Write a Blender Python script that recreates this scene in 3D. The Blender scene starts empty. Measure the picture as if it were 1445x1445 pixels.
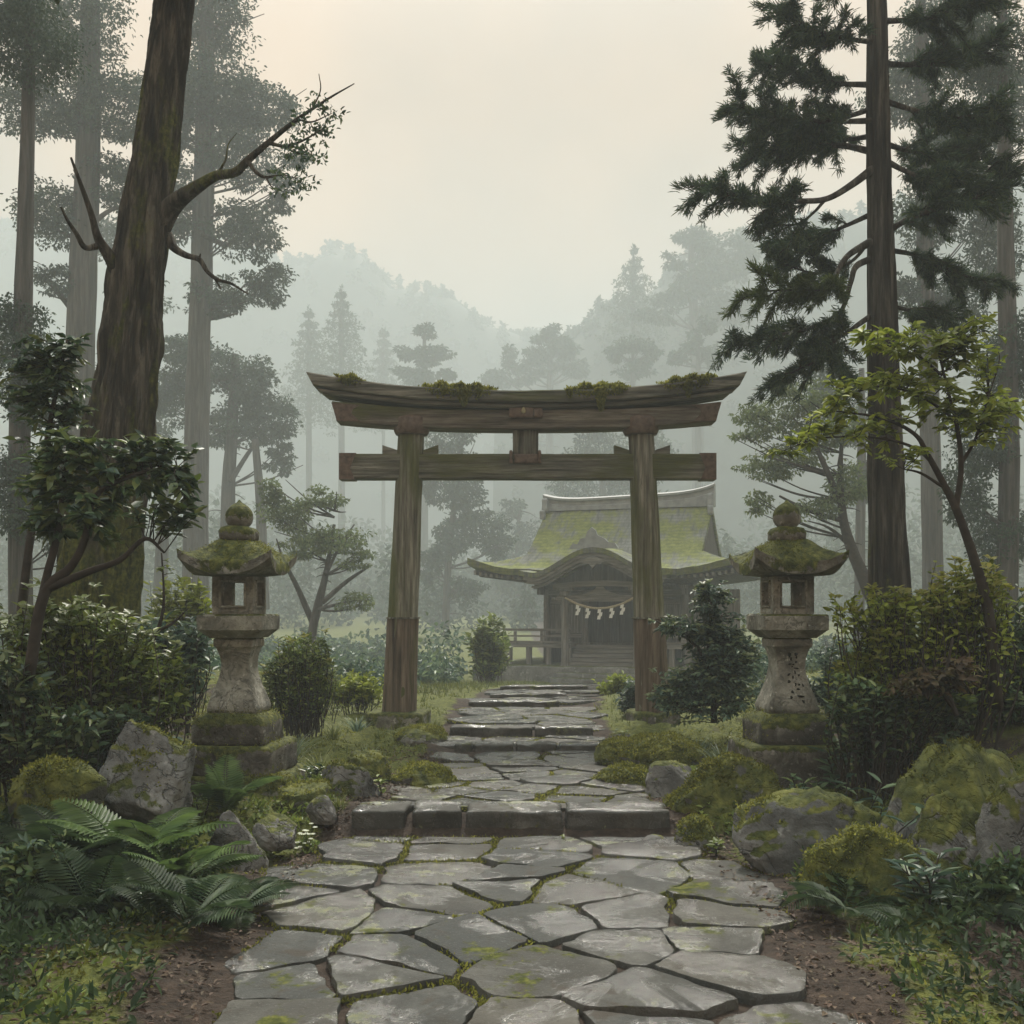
import bpy, bmesh, math, random
import numpy as np
from mathutils import Vector, Matrix

R = math.radians
sc = bpy.context.scene
COL = sc.collection

# ------------------------------------------------------------------ camera
F, HZ, CX, EYE = 1500.0, 861.0, 722.5, 1.6
cam_d = bpy.data.cameras.new('camera')
cam = bpy.data.objects.new('camera', cam_d)
COL.objects.link(cam)
cam.location = (0, 0, EYE)
cam.rotation_euler = (R(90), 0, 0)
cam_d.sensor_width = 36
cam_d.lens = 36 * F / 1445
cam_d.shift_y = (HZ - 722.5) / 1445
cam_d.clip_start = 0.05
cam_d.clip_end = 2000
sc.camera = cam

# ------------------------------------------------------------------ sky and sun
SUN_EL, SUN_AZ = R(52), R(3)          # the sun stands high behind the shrine, veiled by thin cloud
W = bpy.data.worlds.new('World')
sc.world = W
W.use_nodes = True
wt = W.node_tree
wt.nodes.clear()
wo = wt.nodes.new('ShaderNodeOutputWorld')
bg = wt.nodes.new('ShaderNodeBackground')
bg.inputs['Strength'].default_value = 0.1
sky = wt.nodes.new('ShaderNodeTexSky')
sky.sky_type = 'NISHITA'
sky.sun_disc = False
sky.sun_elevation = SUN_EL
sky.sun_rotation = SUN_AZ
sky.dust_density = 4.0
cl = wt.nodes.new('ShaderNodeTexNoise')
cl.inputs['Scale'].default_value = 2.2
cl.inputs['Detail'].default_value = 4
tc = wt.nodes.new('ShaderNodeTexCoord')
wt.links.new(tc.outputs['Generated'], cl.inputs['Vector'])
cr = wt.nodes.new('ShaderNodeValToRGB')
cr.color_ramp.elements[0].position = 0.38
cr.color_ramp.elements[0].color = (1.5, 0.85, 0.42, 1)
cr.color_ramp.elements[1].position = 0.62
cr.color_ramp.elements[1].color = (4.6, 2.45, 1.05, 1)
wt.links.new(cl.outputs['Fac'], cr.inputs['Fac'])
mx = wt.nodes.new('ShaderNodeMix')
mx.data_type = 'RGBA'
mx.inputs['Factor'].default_value = 0.95      # an overcast: the clear sky shows through the cloud a little
wt.links.new(sky.outputs['Color'], mx.inputs[6])
# overhead the cloud is a cooler, brighter grey than the warm gap low over the valley
sp = wt.nodes.new('ShaderNodeSeparateXYZ')
wt.links.new(tc.outputs['Generated'], sp.inputs[0])
hi = wt.nodes.new('ShaderNodeMapRange')
hi.interpolation_type = 'SMOOTHSTEP'
hi.inputs[1].default_value = 0.42
hi.inputs[2].default_value = 0.72
wt.links.new(sp.outputs[2], hi.inputs[0])
hx = wt.nodes.new('ShaderNodeMix')
hx.data_type = 'RGBA'
wt.links.new(hi.outputs[0], hx.inputs['Factor'])
wt.links.new(cr.outputs['Color'], hx.inputs[6])
hx.inputs[7].default_value = (6.4, 7.1, 7.1, 1)
wt.links.new(hx.outputs[2], mx.inputs[7])
wt.links.new(mx.outputs[2], bg.inputs['Color'])
wt.links.new(bg.outputs['Background'], wo.inputs['Surface'])

sun_d = bpy.data.lights.new('sun', 'SUN')
sun = bpy.data.objects.new('sun', sun_d)
COL.objects.link(sun)
sun_d.energy = 3.0
sun_d.angle = R(8)
sun_d.color = (1.0, 0.94, 0.84)
sdir = Vector((math.sin(SUN_AZ) * math.cos(SUN_EL), math.cos(SUN_AZ) * math.cos(SUN_EL), math.sin(SUN_EL)))
sun.rotation_euler = sdir.to_track_quat('Z', 'Y').to_euler()
sun.location = (0, 0, 60)

sc.view_settings.view_transform = 'Standard'
sc.view_settings.look = 'None'
sc.view_settings.exposure = 1.18
sc.view_settings.gamma = 1.0
sc.render.engine = 'CYCLES'
cy = sc.cycles
cy.use_denoising = True
cy.max_bounces = 6
cy.diffuse_bounces = 3
cy.glossy_bounces = 2
cy.transmission_bounces = 3
cy.volume_bounces = 3
cy.transparent_max_bounces = 4
cy.sample_clamp_indirect = 6

HAZE_DENSITY = 0.0031
HAZE_COLOR = (0.813, 0.883, 0.904, 1)

# ------------------------------------------------------------------ numeric helpers
def at(px, py, d):
    return np.array([(px - CX) / F * d, d, EYE + (HZ - py) / F * d])

def _h(ix, iy, iz, s):
    n = (ix.astype(np.int64) * 374761393 + iy.astype(np.int64) * 668265263 + iz.astype(np.int64) * 2147483647 + s * 1274126177) & 0xFFFFFFFF
    n = ((n ^ (n >> 13)) * 1274126177) & 0xFFFFFFFF
    n = ((n ^ (n >> 16)) * 2246822519) & 0xFFFFFFFF
    return ((n ^ (n >> 15)) & 0xFFFFFF) / float(0xFFFFFF)

def vn(P, s=0):
    P = np.asarray(P, float)
    I = np.floor(P)
    f = P - I
    f = f * f * (3 - 2 * f)
    I = I.astype(np.int64)
    x, y, z = I[:, 0], I[:, 1], I[:, 2]
    r = 0
    for dx in (0, 1):
        for dy in (0, 1):
            for dz in (0, 1):
                w = (f[:, 0] if dx else 1 - f[:, 0]) * (f[:, 1] if dy else 1 - f[:, 1]) * (f[:, 2] if dz else 1 - f[:, 2])
                r = r + w * _h(x + dx, y + dy, z + dz, s)
    return r * 2 - 1

def fbm(P, o=3, s=0):
    P = np.asarray(P, float)
    a, r = 1.0, 0
    for i in range(o):
        r = r + a * vn(P * 2 ** i + 17.3 * i, s + i)
        a *= 0.5
    return r

def sstep(a, b, x):
    t = np.clip((x - a) / (b - a), 0, 1)
    return t * t * (3 - 2 * t)

def spline(pts, k=6):
    """Catmull-Rom through the rows of pts (any width)."""
    P = np.array(pts, float)
    if len(P) < 3:
        t = np.linspace(0, 1, k + 1)[:, None]
        return P[0] * (1 - t) + P[-1] * t
    E = np.vstack([2 * P[0] - P[1], P, 2 * P[-1] - P[-2]])
    out = []
    for i in range(len(P) - 1):
        a, b, c, d = E[i], E[i + 1], E[i + 2], E[i + 3]
        for t in np.linspace(0, 1, k, endpoint=False):
            out.append(0.5 * (2 * b + (c - a) * t + (2 * a - 5 * b + 4 * c - d) * t * t + (3 * b - a - 3 * c + d) * t ** 3))
    out.append(P[-1])
    return np.array(out)

def unit(v):
    v = np.asarray(v, float)
    return v / np.maximum(np.linalg.norm(v, axis=-1, keepdims=True), 1e-9)

# ------------------------------------------------------------------ mesh builder
class MB:
    def __init__(self):
        self.V, self.Fq, self.n = [], [], 0
    def add(self, V, faces):
        V = np.asarray(V, float).reshape(-1, 3)
        if isinstance(faces, np.ndarray):
            self.Fq.append(faces + self.n)
        else:
            self.Fq.append([tuple(i + self.n for i in f) for f in faces])
        self.V.append(V)
        self.n += len(V)
        return self
    def verts(self):
        return np.vstack(self.V) if self.V else np.zeros((0, 3))
    def mesh(self, name, off=None, smooth=True):
        V = self.verts()
        if off is not None:
            V = V - np.asarray(off)
        me = bpy.data.meshes.new(name)
        if all(isinstance(f, np.ndarray) and f.shape[1] == 4 for f in self.Fq) and self.Fq:
            Q = np.vstack(self.Fq).astype(np.int32)
            me.vertices.add(len(V)); me.vertices.foreach_set('co', V.astype(np.float32).ravel())
            me.loops.add(Q.size); me.loops.foreach_set('vertex_index', Q.ravel())
            me.polygons.add(len(Q)); me.polygons.foreach_set('loop_start', np.arange(0, Q.size, 4, dtype=np.int32))
            me.update(calc_edges=True)
        else:
            fs = []
            for f in self.Fq:
                fs += f.tolist() if isinstance(f, np.ndarray) else f
            me.from_pydata(V.tolist(), [], fs)
            me.update()
        me.validate(clean_customdata=False)
        me.polygons.foreach_set('use_smooth', np.full(len(me.polygons), smooth, dtype=bool))
        return me
    # shapes ---------------------------------------------------------
    def box(self, x0, x1, y0, y1, z0, z1):
        V = [(x, y, z) for z in (z0, z1) for y in (y0, y1) for x in (x0, x1)]
        return self.add(V, [(0, 2, 3, 1), (4, 5, 7, 6), (0, 1, 5, 4), (2, 6, 7, 3), (0, 4, 6, 2), (1, 3, 7, 5)])
    def tube(self, pts, rad, n=10, amp=0.0, freq=3.0, seed=0, cap=True, ridge=0, furrow=0):
        pts = np.asarray(pts, float)
        m = len(pts)
        rad = np.broadcast_to(np.asarray(rad, float), (m,))
        T = unit(np.gradient(pts, axis=0))
        ref = np.array([0.0, 1.0, 0.0]) if abs(T[0][1]) < 0.8 else np.array([1.0, 0, 0])
        A = np.zeros_like(pts); B = np.zeros_like(pts)
        for i in range(m):
            a = ref - T[i] * np.dot(ref, T[i])
            a = unit(a); A[i] = a; B[i] = np.cross(T[i], a); ref = a
        th = np.linspace(0, 2 * math.pi, n, endpoint=False)
        ring = A[:, None, :] * np.cos(th)[None, :, None] + B[:, None, :] * np.sin(th)[None, :, None]
        rr = np.repeat(rad[:, None], n, 1)
        if amp:
            q = (ring * rad[:, None, None] * freq + pts[:, None, :] * freq * 0.35).reshape(-1, 3)
            rr = rr * (1 + amp * fbm(q, 3, seed).reshape(m, n))
        if ridge:
            q = np.stack([np.cos(th)[None, :] * 3.2 + 0 * rr, np.sin(th)[None, :] * 3.2 + 0 * rr, np.repeat(np.arange(m)[:, None] * 0.12, n, 1)], -1).reshape(-1, 3)
            rr = rr * (1 + ridge * fbm(q, 3, seed + 5).reshape(m, n))
        if furrow:
            cl_ = np.concatenate([[0], np.cumsum(np.linalg.norm(np.diff(pts, axis=0), axis=1))])
            q = np.stack([np.cos(th)[None, :] * 6.5 + 0 * rr, np.sin(th)[None, :] * 6.5 + 0 * rr, cl_[:, None] * 0.55 + 0 * rr], -1).reshape(-1, 3)
            q2 = q * np.array([2.4, 2.4, 2.2])
            rr = rr * (1 - furrow * (1 - np.minimum(1, np.abs(fbm(q, 2, seed + 7)) * 2.2)).reshape(m, n) - furrow * .45 * (1 - np.minimum(1, np.abs(fbm(q2, 2, seed + 8)) * 2.0)).reshape(m, n))
        V = pts[:, None, :] + ring * rr[:, :, None]
        i = np.arange(m - 1)[:, None] * n
        j = np.arange(n)[None, :]
        k = (j + 1) % n
        Q = np.stack([i + j, i + k, i + n + k, i + n + j], -1).reshape(-1, 4)
        V = V.reshape(-1, 3)
        if cap:
            V = np.vstack([V, pts[0], pts[-1]])
            c0, c1 = m * n, m * n + 1
            ex = [[(jj + 1) % n, jj, c0, c0] for jj in range(n)]
            ex += [[(m - 1) * n + jj, (m - 1) * n + (jj + 1) % n, c1, c1] for jj in range(n)]
            tri = [tuple(e[:3]) for e in ex]
            self.add(V, [tuple(q) for q in Q.tolist()] + tri)
        else:
            self.add(V, Q)
        return self
    def rings(self, sections, closed_top=True, closed_bottom=True):
        """sections: list of (n,3) loops of the same length, bottom to top."""
        n = len(sections[0])
        V = np.vstack(sections)
        fs = []
        for i in range(len(sections) - 1):
            for j in range(n):
                k = (j + 1) % n
                fs.append((i * n + j, i * n + k, (i + 1) * n + k, (i + 1) * n + j))
        if closed_bottom:
            fs.append(tuple(range(n - 1, -1, -1)))
        if closed_top:
            fs.append(tuple(range((len(sections) - 1) * n, len(sections) * n)))
        return self.add(V, fs)
    def leaves(self, P, A, N, L, Wd, fold=0.25, blunt=0.62):
        """folded six-vertex leaves: base points P, axes A, face normals N, lengths L, widths Wd."""
        P = np.asarray(P, float); m = len(P)
        A = unit(A); N = np.asarray(N, float)
        N = unit(N - A * np.sum(A * N, 1, keepdims=True))
        S = np.cross(A, N)
        L = np.broadcast_to(np.asarray(L, float), (m,))[:, None]
        Wd = np.broadcast_to(np.asarray(Wd, float), (m,))[:, None]
        up = N * Wd * fold
        v0 = P
        v1 = P + A * L * 0.3 + S * Wd * 0.46 + up
        v2 = P + A * L * blunt + S * Wd * 0.42 + up * 0.8
        v3 = P + A * L - N * L * 0.08
        v4 = P + A * L * blunt - S * Wd * 0.42 + up * 0.8
        v5 = P + A * L * 0.3 - S * Wd * 0.46 + up
        V = np.stack([v0, v1, v2, v3, v4, v5], 1).reshape(-1, 3)
        b = np.arange(m)[:, None] * 6
        Q = np.concatenate([b + np.array([[0, 1, 2, 3]]), b + np.array([[0, 3, 4, 5]])], 0)
        return self.add(V, Q)
    def blades(self, P, A, bend, L, Wd, k=3):
        """grass blades: k quads each, arching along bend."""
        P = np.asarray(P, float); m = len(P)
        A = unit(A)
        L = np.broadcast_to(np.asarray(L, float), (m,))[:, None]
        Wd = np.broadcast_to(np.asarray(Wd, float), (m,))[:, None]
        S = unit(np.cross(A, bend) + 1e-6)
        rows = []
        for i in range(k + 1):
            t = i / k
            c = P + A * L * t + bend * L * t * t
            w = Wd * (1 - t) ** 0.7 * 0.5 + 0.0004
            rows += [c + S * w, c - S * w]
        V = np.stack(rows, 1).reshape(-1, 3)
        b = np.arange(m)[:, None] * (2 * (k + 1))
        Q = np.concatenate([b + np.array([[2 * i, 2 * i + 1, 2 * i + 3, 2 * i + 2]]) for i in range(k)], 0)
        return self.add(V, Q)

def _bm_np(bm):
    bm.verts.ensure_lookup_table()
    V = np.array([v.co[:] for v in bm.verts]); Fs = [tuple(v.index for v in f.verts) for f in bm.faces]
    bm.free()
    return V, Fs
_cache = {}
def ico(sub):
    if ('i', sub) not in _cache:
        bm = bmesh.new(); bmesh.ops.create_icosphere(bm, subdivisions=sub, radius=1); bm.verts.index_update()
        _cache['i', sub] = _bm_np(bm)
    return _cache['i', sub]
def cubegrid(c):
    if ('c', c) not in _cache:
        bm = bmesh.new(); bmesh.ops.create_cube(bm, size=2)
        bmesh.ops.subdivide_edges(bm, edges=bm.edges[:], cuts=c, use_grid_fill=True); bm.verts.index_update()
        _cache['c', c] = _bm_np(bm)
    return _cache['c', c]

def rbox(mb, c, h, r=0.03, amp=0.0, freq=4.0, seed=0, cuts=7, rot=0.0, tilt=(0, 0)):
    """rounded, worn block: centre c, half sizes h."""
    V, Fs = cubegrid(cuts)
    h = np.array(h, float)
    p = V * h
    q = np.clip(p, -(h - r), h - r)
    d = p - q
    p = q + unit(d) * np.minimum(np.linalg.norm(d, axis=1, keepdims=True), r)
    if amp:
        w = p + np.asarray(c)
        p = p + unit(p / h) * (amp * fbm(w * freq, 3, seed))[:, None]
    p = p + np.stack([0 * p[:, 0], 0 * p[:, 0], p[:, 0] * tilt[0] + p[:, 1] * tilt[1]], 1)
    if rot:
        cs, sn = math.cos(rot), math.sin(rot)
        p = np.stack([p[:, 0] * cs - p[:, 1] * sn, p[:, 0] * sn + p[:, 1] * cs, p[:, 2]], 1)
    mb.add(p + np.asarray(c, float), Fs)

# ------------------------------------------------------------------ objects
def obj(name, mb, mat, parent=None, world=False, base=None, smooth=True, sharp=None):
    """links the mesh as ONE object; world=True: vertices are in world space; base: origin of a top-level object."""
    off = None
    if parent is not None and world:
        off = parent['_o'] if '_o' in parent else (parent.parent['_o'] if parent.parent else None)
        off = np.array(off[:])
    if base is not None:
        off = np.asarray(base, float)
    me = mb.mesh(name, off, smooth)
    o = bpy.data.objects.new(name, me)
    COL.objects.link(o)
    if mat is not None:
        me.materials.append(mat)
    if parent is not None:
        o.parent = parent
    elif base is not None:
        o.location = base
    if sharp:
        me.set_sharp_from_angle(angle=R(sharp))
    return o

def tag(o, label=None, cat=None, group=None, kind=None):
    if label: o['label'] = label
    if cat: o['category'] = cat
    if group: o['group'] = group
    if kind: o['kind'] = kind
    return o

def thing(name, label, cat, loc=(0, 0, 0), rz=0.0, group=None):
    o = bpy.data.objects.new(name, None)
    COL.objects.link(o)
    o.location = tuple(float(v) for v in loc)
    o.rotation_euler = (0, 0, rz)
    o.empty_display_size = 0.3
    o['_o'] = [float(v) for v in loc]
    return tag(o, label, cat, group)

def moss_fuzz(o, n, size, seed, thr=.35, patch=.0, scale=3.0):
    """tufts of moss growing on the upward faces of a stone; a part of that stone."""
    r = np.random.default_rng(seed)
    me = o.data
    V = np.array([v.co[:] for v in me.vertices])
    cs, ns, ar = [], [], []
    for p in me.polygons:
        if p.normal.z > thr - .25:
            cs.append(p.center[:]); ns.append(p.normal[:]); ar.append(p.area)
    if not cs: return
    cs, ns, ar = np.array(cs), np.array(ns), np.array(ar)
    k = r.choice(len(cs), n, p=ar / ar.sum())
    P, N = cs[k], ns[k]
    el = np.sqrt(ar[k])[:, None]
    P = P + r.normal(size=P.shape) * el * .5
    keep = (fbm(P * scale + seed, 3, seed) + (N[:, 2] - thr) * .9) > patch + r.normal(size=n) * .12
    P, N = P[keep], N[keep]
    m = len(P)
    mb = MB()
    mb.leaves(P - N * size * .2, N * .8 + r.normal(size=(m, 3)) * .55, r.normal(size=(m, 3)), size * r.uniform(.6, 1.3, m), size * .5 * r.uniform(.7, 1.2, m))
    tag(obj('moss', mb, M['mossleaf'], o), kind='stuff')

# ------------------------------------------------------------------ materials
class G:
    def __init__(self, name, rough=0.8, spec=0.3):
        self.m = bpy.data.materials.new(name)
        self.m.use_nodes = True
        self.t = self.m.node_tree
        self.b = self.t.nodes['Principled BSDF']
        self.b.inputs['Roughness'].default_value = rough
        self.b.inputs['Specular IOR Level'].default_value = spec
        self.out = self.t.nodes['Material Output']
        c = self.n('ShaderNodeTexCoord')
        oi = self.n('ShaderNodeObjectInfo')
        v = self.n('ShaderNodeVectorMath', operation='ADD')
        self.l(c.outputs['Object'], v.inputs[0])
        sc_ = self.n('ShaderNodeMath', operation='MULTIPLY')
        self.l(oi.outputs['Random'], sc_.inputs[0]); sc_.inputs[1].default_value = 37.0
        self.l(sc_.outputs[0], v.inputs[1])
        self.vec = v.outputs[0]
    def n(self, t, **p):
        nd = self.t.nodes.new(t)
        for k, v in p.items():
            setattr(nd, k, v)
        return nd
    def l(self, a, b):
        self.t.links.new(a, b)
    def put(self, v, s):
        if isinstance(v, (int, float)):
            s.default_value = v
        elif isinstance(v, tuple):
            s.default_value = v if len(v) == 4 or s.type == 'VECTOR' else v + (1,)
        else:
            self.l(v, s)
    def scaled(self, s):
        m = self.n('ShaderNodeMapping'); m.inputs['Scale'].default_value = s
        self.l(self.vec, m.inputs['Vector'])
        return m.outputs[0]
    def noise(self, scale, detail=4, rough=0.55, vec=None, dist=0.0):
        nd = self.n('ShaderNodeTexNoise')
        nd.inputs['Scale'].default_value = scale; nd.inputs['Detail'].default_value = detail
        nd.inputs['Roughness'].default_value = rough; nd.inputs['Distortion'].default_value = dist
        self.l(vec or self.vec, nd.inputs['Vector'])
        return nd.outputs['Fac']
    def vor(self, scale, vec=None, feature='F1'):
        nd = self.n('ShaderNodeTexVoronoi', feature=feature)
        nd.inputs['Scale'].default_value = scale
        self.l(vec or self.vec, nd.inputs['Vector'])
        return nd.outputs['Distance']
    def ramp(self, fac, stops):
        nd = self.n('ShaderNodeValToRGB')
        e = nd.color_ramp.elements
        while len(e) < len(stops): e.new(0.5)
        for i, (p, c) in enumerate(stops):
            e[i].position = p; e[i].color = tuple(c) + (1,) if len(c) == 3 else c
        self.l(fac, nd.inputs['Fac'])
        return nd.outputs['Color']
    def mix(self, f, a, b):
        nd = self.n('ShaderNodeMix', data_type='RGBA')
        self.put(f, nd.inputs[0]); self.put(a, nd.inputs[6]); self.put(b, nd.inputs[7])
        return nd.outputs[2]
    def math(self, op, a, b=0.0):
        nd = self.n('ShaderNodeMath', operation=op)
        self.put(a, nd.inputs[0]); self.put(b, nd.inputs[1])
        return nd.outputs[0]
    def rng(self, v, a, b, c=0.0, d=1.0):
        nd = self.n('ShaderNodeMapRange', interpolation_type='SMOOTHSTEP')
        self.put(v, nd.inputs[0])
        for i, x in enumerate((a, b, c, d)): nd.inputs[i + 1].default_value = x
        return nd.outputs[0]
    def nz(self):
        g = self.n('ShaderNodeNewGeometry'); s = self.n('ShaderNodeSeparateXYZ')
        self.l(g.outputs['Normal'], s.inputs[0])
        return s.outputs[2]
    def island(self):
        return self.n('ShaderNodeNewGeometry').outputs['Random Per Island']
    def bump(self, h, strength=0.5, dist=0.02):
        nd = self.n('ShaderNodeBump')
        nd.inputs['Strength'].default_value = strength; nd.inputs['Distance'].default_value = dist
        self.l(h, nd.inputs['Height']); self.l(nd.outputs[0], self.b.inputs['Normal'])
    def done(self, color=None, rough=None):
        if color is not None: self.put(color, self.b.inputs['Base Color'])
        if rough is not None: self.put(rough, self.b.inputs['Roughness'])
        return self.m

MOSS = [(0.28, (0.020, 0.025, 0.007)), (0.45, (0.062, 0.073, 0.016)), (0.58, (0.119, 0.125, 0.027)), (0.75, (0.219, 0.219, 0.056))]

def moss_col(g, scale=9.0):
    return g.ramp(g.noise(scale, 5, 0.65), MOSS)

def m_stone(name, dark, mid, light, moss=0.5, scale=3.0, rough=0.85, mossbase=0.35):
    g = G(name, rough)
    n1 = g.noise(scale, 6, 0.6, dist=0.4)
    n2 = g.noise(scale * 7, 4, 0.7)
    col = g.ramp(n1, [(0.3, dark), (0.5, mid), (0.72, light)])
    col = g.mix(g.rng(n2, 0.45, 0.75, 0.0, 0.55), col, dark)
    lich = g.rng(g.noise(scale * 4.3, 3, 0.5), 0.62, 0.72, 0, 0.5)
    col = g.mix(lich, col, tuple(min(1, c * 1.5) for c in light))
    crk = g.rng(g.math('ABSOLUTE', g.math('SUBTRACT', g.noise(scale * 1.3, 5, 0.6, dist=0.8), 0.5)), 0.0, 0.018, 1, 0)
    col = g.mix(g.math('MULTIPLY', crk, g.rng(n1, .45, .6, 0, .55)), col, tuple(c * .35 for c in dark))
    if moss:
        k = g.math('ADD', g.math('MULTIPLY', g.nz(), 0.55), g.math('MULTIPLY', g.noise(scale * 0.9, 5, 0.65), 1.2))
        k = g.math('ADD', k, g.math('MULTIPLY', n2, 0.42))
        f = g.rng(k, 1.35 - moss * 0.55, 1.43 - moss * 0.55)
        col = g.mix(f, col, moss_col(g, scale * 5))
    n4 = g.noise(scale * 22, 3, 0.7)
    h = g.math('ADD', g.math('MULTIPLY', n1, 0.6), g.math('ADD', g.math('MULTIPLY', n2, 0.6), g.math('MULTIPLY', n4, 0.25)))
    h = g.math('SUBTRACT', h, g.math('MULTIPLY', crk, 0.35))
    g.bump(h, 0.9, 0.045)
    return g.done(col)

def m_wood(name, axis, stops, green=0.4, freq=1.0, bump=0.8):
    """weathered timber with the grain along one axis and algae green in drifts."""
    g = G(name, 0.8, 0.25)
    s = [9.0, 9.0, 9.0]; s[axis] = 0.55
    v = g.scaled(tuple(x * freq for x in s))
    n1 = g.noise(1.6, 6, 0.65, v)
    n2 = g.noise(5.0, 4, 0.7, v)
    col = g.ramp(n1, stops)
    col = g.mix(g.rng(n2, 0.55, 0.7, 0, 0.7), col, stops[0][1])
    if green:
        s2 = [1.6, 1.6, 1.6]; s2[axis] = 0.45
        k = g.math('ADD', g.noise(1.0, 5, 0.6, g.scaled(tuple(s2))), g.math('MULTIPLY', g.nz(), 0.13))
        col = g.mix(g.rng(k, 0.66 - green * 0.3, 0.86 - green * 0.3, 0, 0.85), col, g.ramp(n2, [(0.3, (0.04, 0.05, 0.012)), (0.7, (0.12, 0.13, 0.03))]))
    g.bump(g.math('ADD', n1, g.math('MULTIPLY', n2, 0.5)), bump, 0.03)
    return g.done(col)

def m_bark(name, dark, mid, light, moss=0.0, freq=1.0):
    g = G(name, 0.9, 0.2)
    v = g.scaled((7 * freq, 7 * freq, 0.5 * freq))
    n1 = g.noise(1.4, 7, 0.65, v, 0.3)
    n2 = g.noise(6.0, 4, 0.7, v)
    col = g.ramp(n1, [(0.34, dark), (0.5, mid), (0.66, light)])
    col = g.mix(g.rng(n2, 0.5, 0.7, 0, 0.6), col, dark)
    if moss:
        k = g.noise(1.1, 5, 0.65, g.scaled((1.6, 1.6, 0.55)))
        sp = g.n('ShaderNodeSeparateXYZ'); tcn = g.n('ShaderNodeTexCoord'); g.l(tcn.outputs['Object'], sp.inputs[0])
        low = g.rng(sp.outputs[2], 0.2, 5.2, 0.10, -0.1)
        f = g.rng(g.math('ADD', k, low), 0.64 - moss * 0.2, 0.76 - moss * 0.2, 0, 0.95)
        col = g.mix(f, col, g.ramp(g.noise(14, 4, 0.7), MOSS))
    g.bump(g.math('ADD', n1, g.math('MULTIPLY', n2, 0.35)), 1.0, 0.09)
    return g.done(col)

def m_leaf(name, cols, rough=0.5, trans=0.45, spec=0.35):
    g = G(name, rough, spec)
    n = len(cols)
    r = g.island()
    col = g.ramp(r, [(i / max(1, n - 1), c) for i, c in enumerate(cols)])
    big = g.noise(1.1, 2, 0.5)
    hs = g.n('ShaderNodeHueSaturation'); g.l(col, hs.inputs['Color']); g.l(g.rng(big, 0.3, 0.7, 0.7, 1.3), hs.inputs['Value'])
    col = hs.outputs[0]
    g.done(col)
    tr = g.n('ShaderNodeBsdfTranslucent'); g.l(col, tr.inputs['Color'])
    ms = g.n('ShaderNodeMixShader'); ms.inputs[0].default_value = trans
    g.l(g.b.outputs[0], ms.inputs[1]); g.l(tr.outputs[0], ms.inputs[2]); g.l(ms.outputs[0], g.out.inputs['Surface'])
    return g.m

def m_plain(name, c, rough=0.7, var=0.25, scale=6.0, metal=0.0):
    g = G(name, rough)
    g.b.inputs['Metallic'].default_value = metal
    n = g.noise(scale, 5, 0.6)
    g.bump(n, 0.4, 0.01)
    return g.done(g.ramp(n, [(0.3, tuple(x * (1 - var) for x in c)), (0.7, tuple(min(1, x * (1 + var)) for x in c))]))

M = {}
WOODG = [(0.3, (0.033, 0.033, 0.023)), (0.5, (0.137, 0.133, 0.104)), (0.7, (0.325, 0.312, 0.260))]
WOODB = [(0.32, (0.029, 0.022, 0.014)), (0.5, (0.114, 0.085, 0.060)), (0.7, (0.228, 0.178, 0.132))]
M['beam'] = m_wood('weathered beam wood', 0, WOODG, 0.3)
M['beam_brown'] = m_wood('reddish beam wood', 0, [(0.32, (0.039, 0.033, 0.023)), (0.5, (0.143, 0.122, 0.094)), (0.7, (0.273, 0.254, 0.205))], 0.5)
M['beam_green'] = m_wood('mossy tie beam wood', 0, WOODG, 0.72)
M['pillar'] = m_wood('weathered pillar wood', 2, [(0.3, (0.039, 0.035, 0.026)), (0.5, (0.176, 0.166, 0.127)), (0.7, (0.377, 0.358, 0.286))], 0.85)
M['sleeve'] = m_wood('brown sleeve wood', 2, WOODB, 0.26)
M['strut'] = m_wood('dark strut wood', 2, WOODG, 0.2)
M['copper'] = m_plain('aged copper plate', (0.125, 0.088, 0.065), 0.6, 0.45, 14)
M['verdigris'] = m_plain('pale patina', (0.30, 0.27, 0.16), 0.7, 0.3, 25)
M['lantern'] = m_stone('lantern granite', (0.098, 0.094, 0.075), (0.273, 0.260, 0.215), (0.481, 0.461, 0.390), 0.36, 3.5)
M['lantern_mossy'] = m_stone('mossy lantern granite', (0.065, 0.058, 0.046), (0.182, 0.169, 0.137), (0.390, 0.370, 0.325), 1.02, 3.0)
M['lantern_base'] = m_stone('dark mossy base stone', (0.039, 0.035, 0.028), (0.112, 0.101, 0.084), (0.336, 0.315, 0.280), 0.88, 3.0)
M['rock'] = m_stone('grey mossy boulder', (0.05, 0.05, 0.048), (0.14, 0.14, 0.135), (0.30, 0.295, 0.28), 0.62, 1.6)
M['rock_bare'] = m_stone('bare grey rock', (0.055, 0.053, 0.05), (0.16, 0.155, 0.145), (0.29, 0.28, 0.26), 0.30, 1.8)
M['rock_mossy'] = m_stone('half mossy boulder', (0.045, 0.045, 0.042), (0.13, 0.13, 0.125), (0.28, 0.275, 0.26), 0.82, 1.3)
M['rock_moss'] = m_stone('moss covered rock', (0.04, 0.04, 0.035), (0.11, 0.11, 0.10), (0.24, 0.235, 0.22), 1.05, 1.4)
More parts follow.
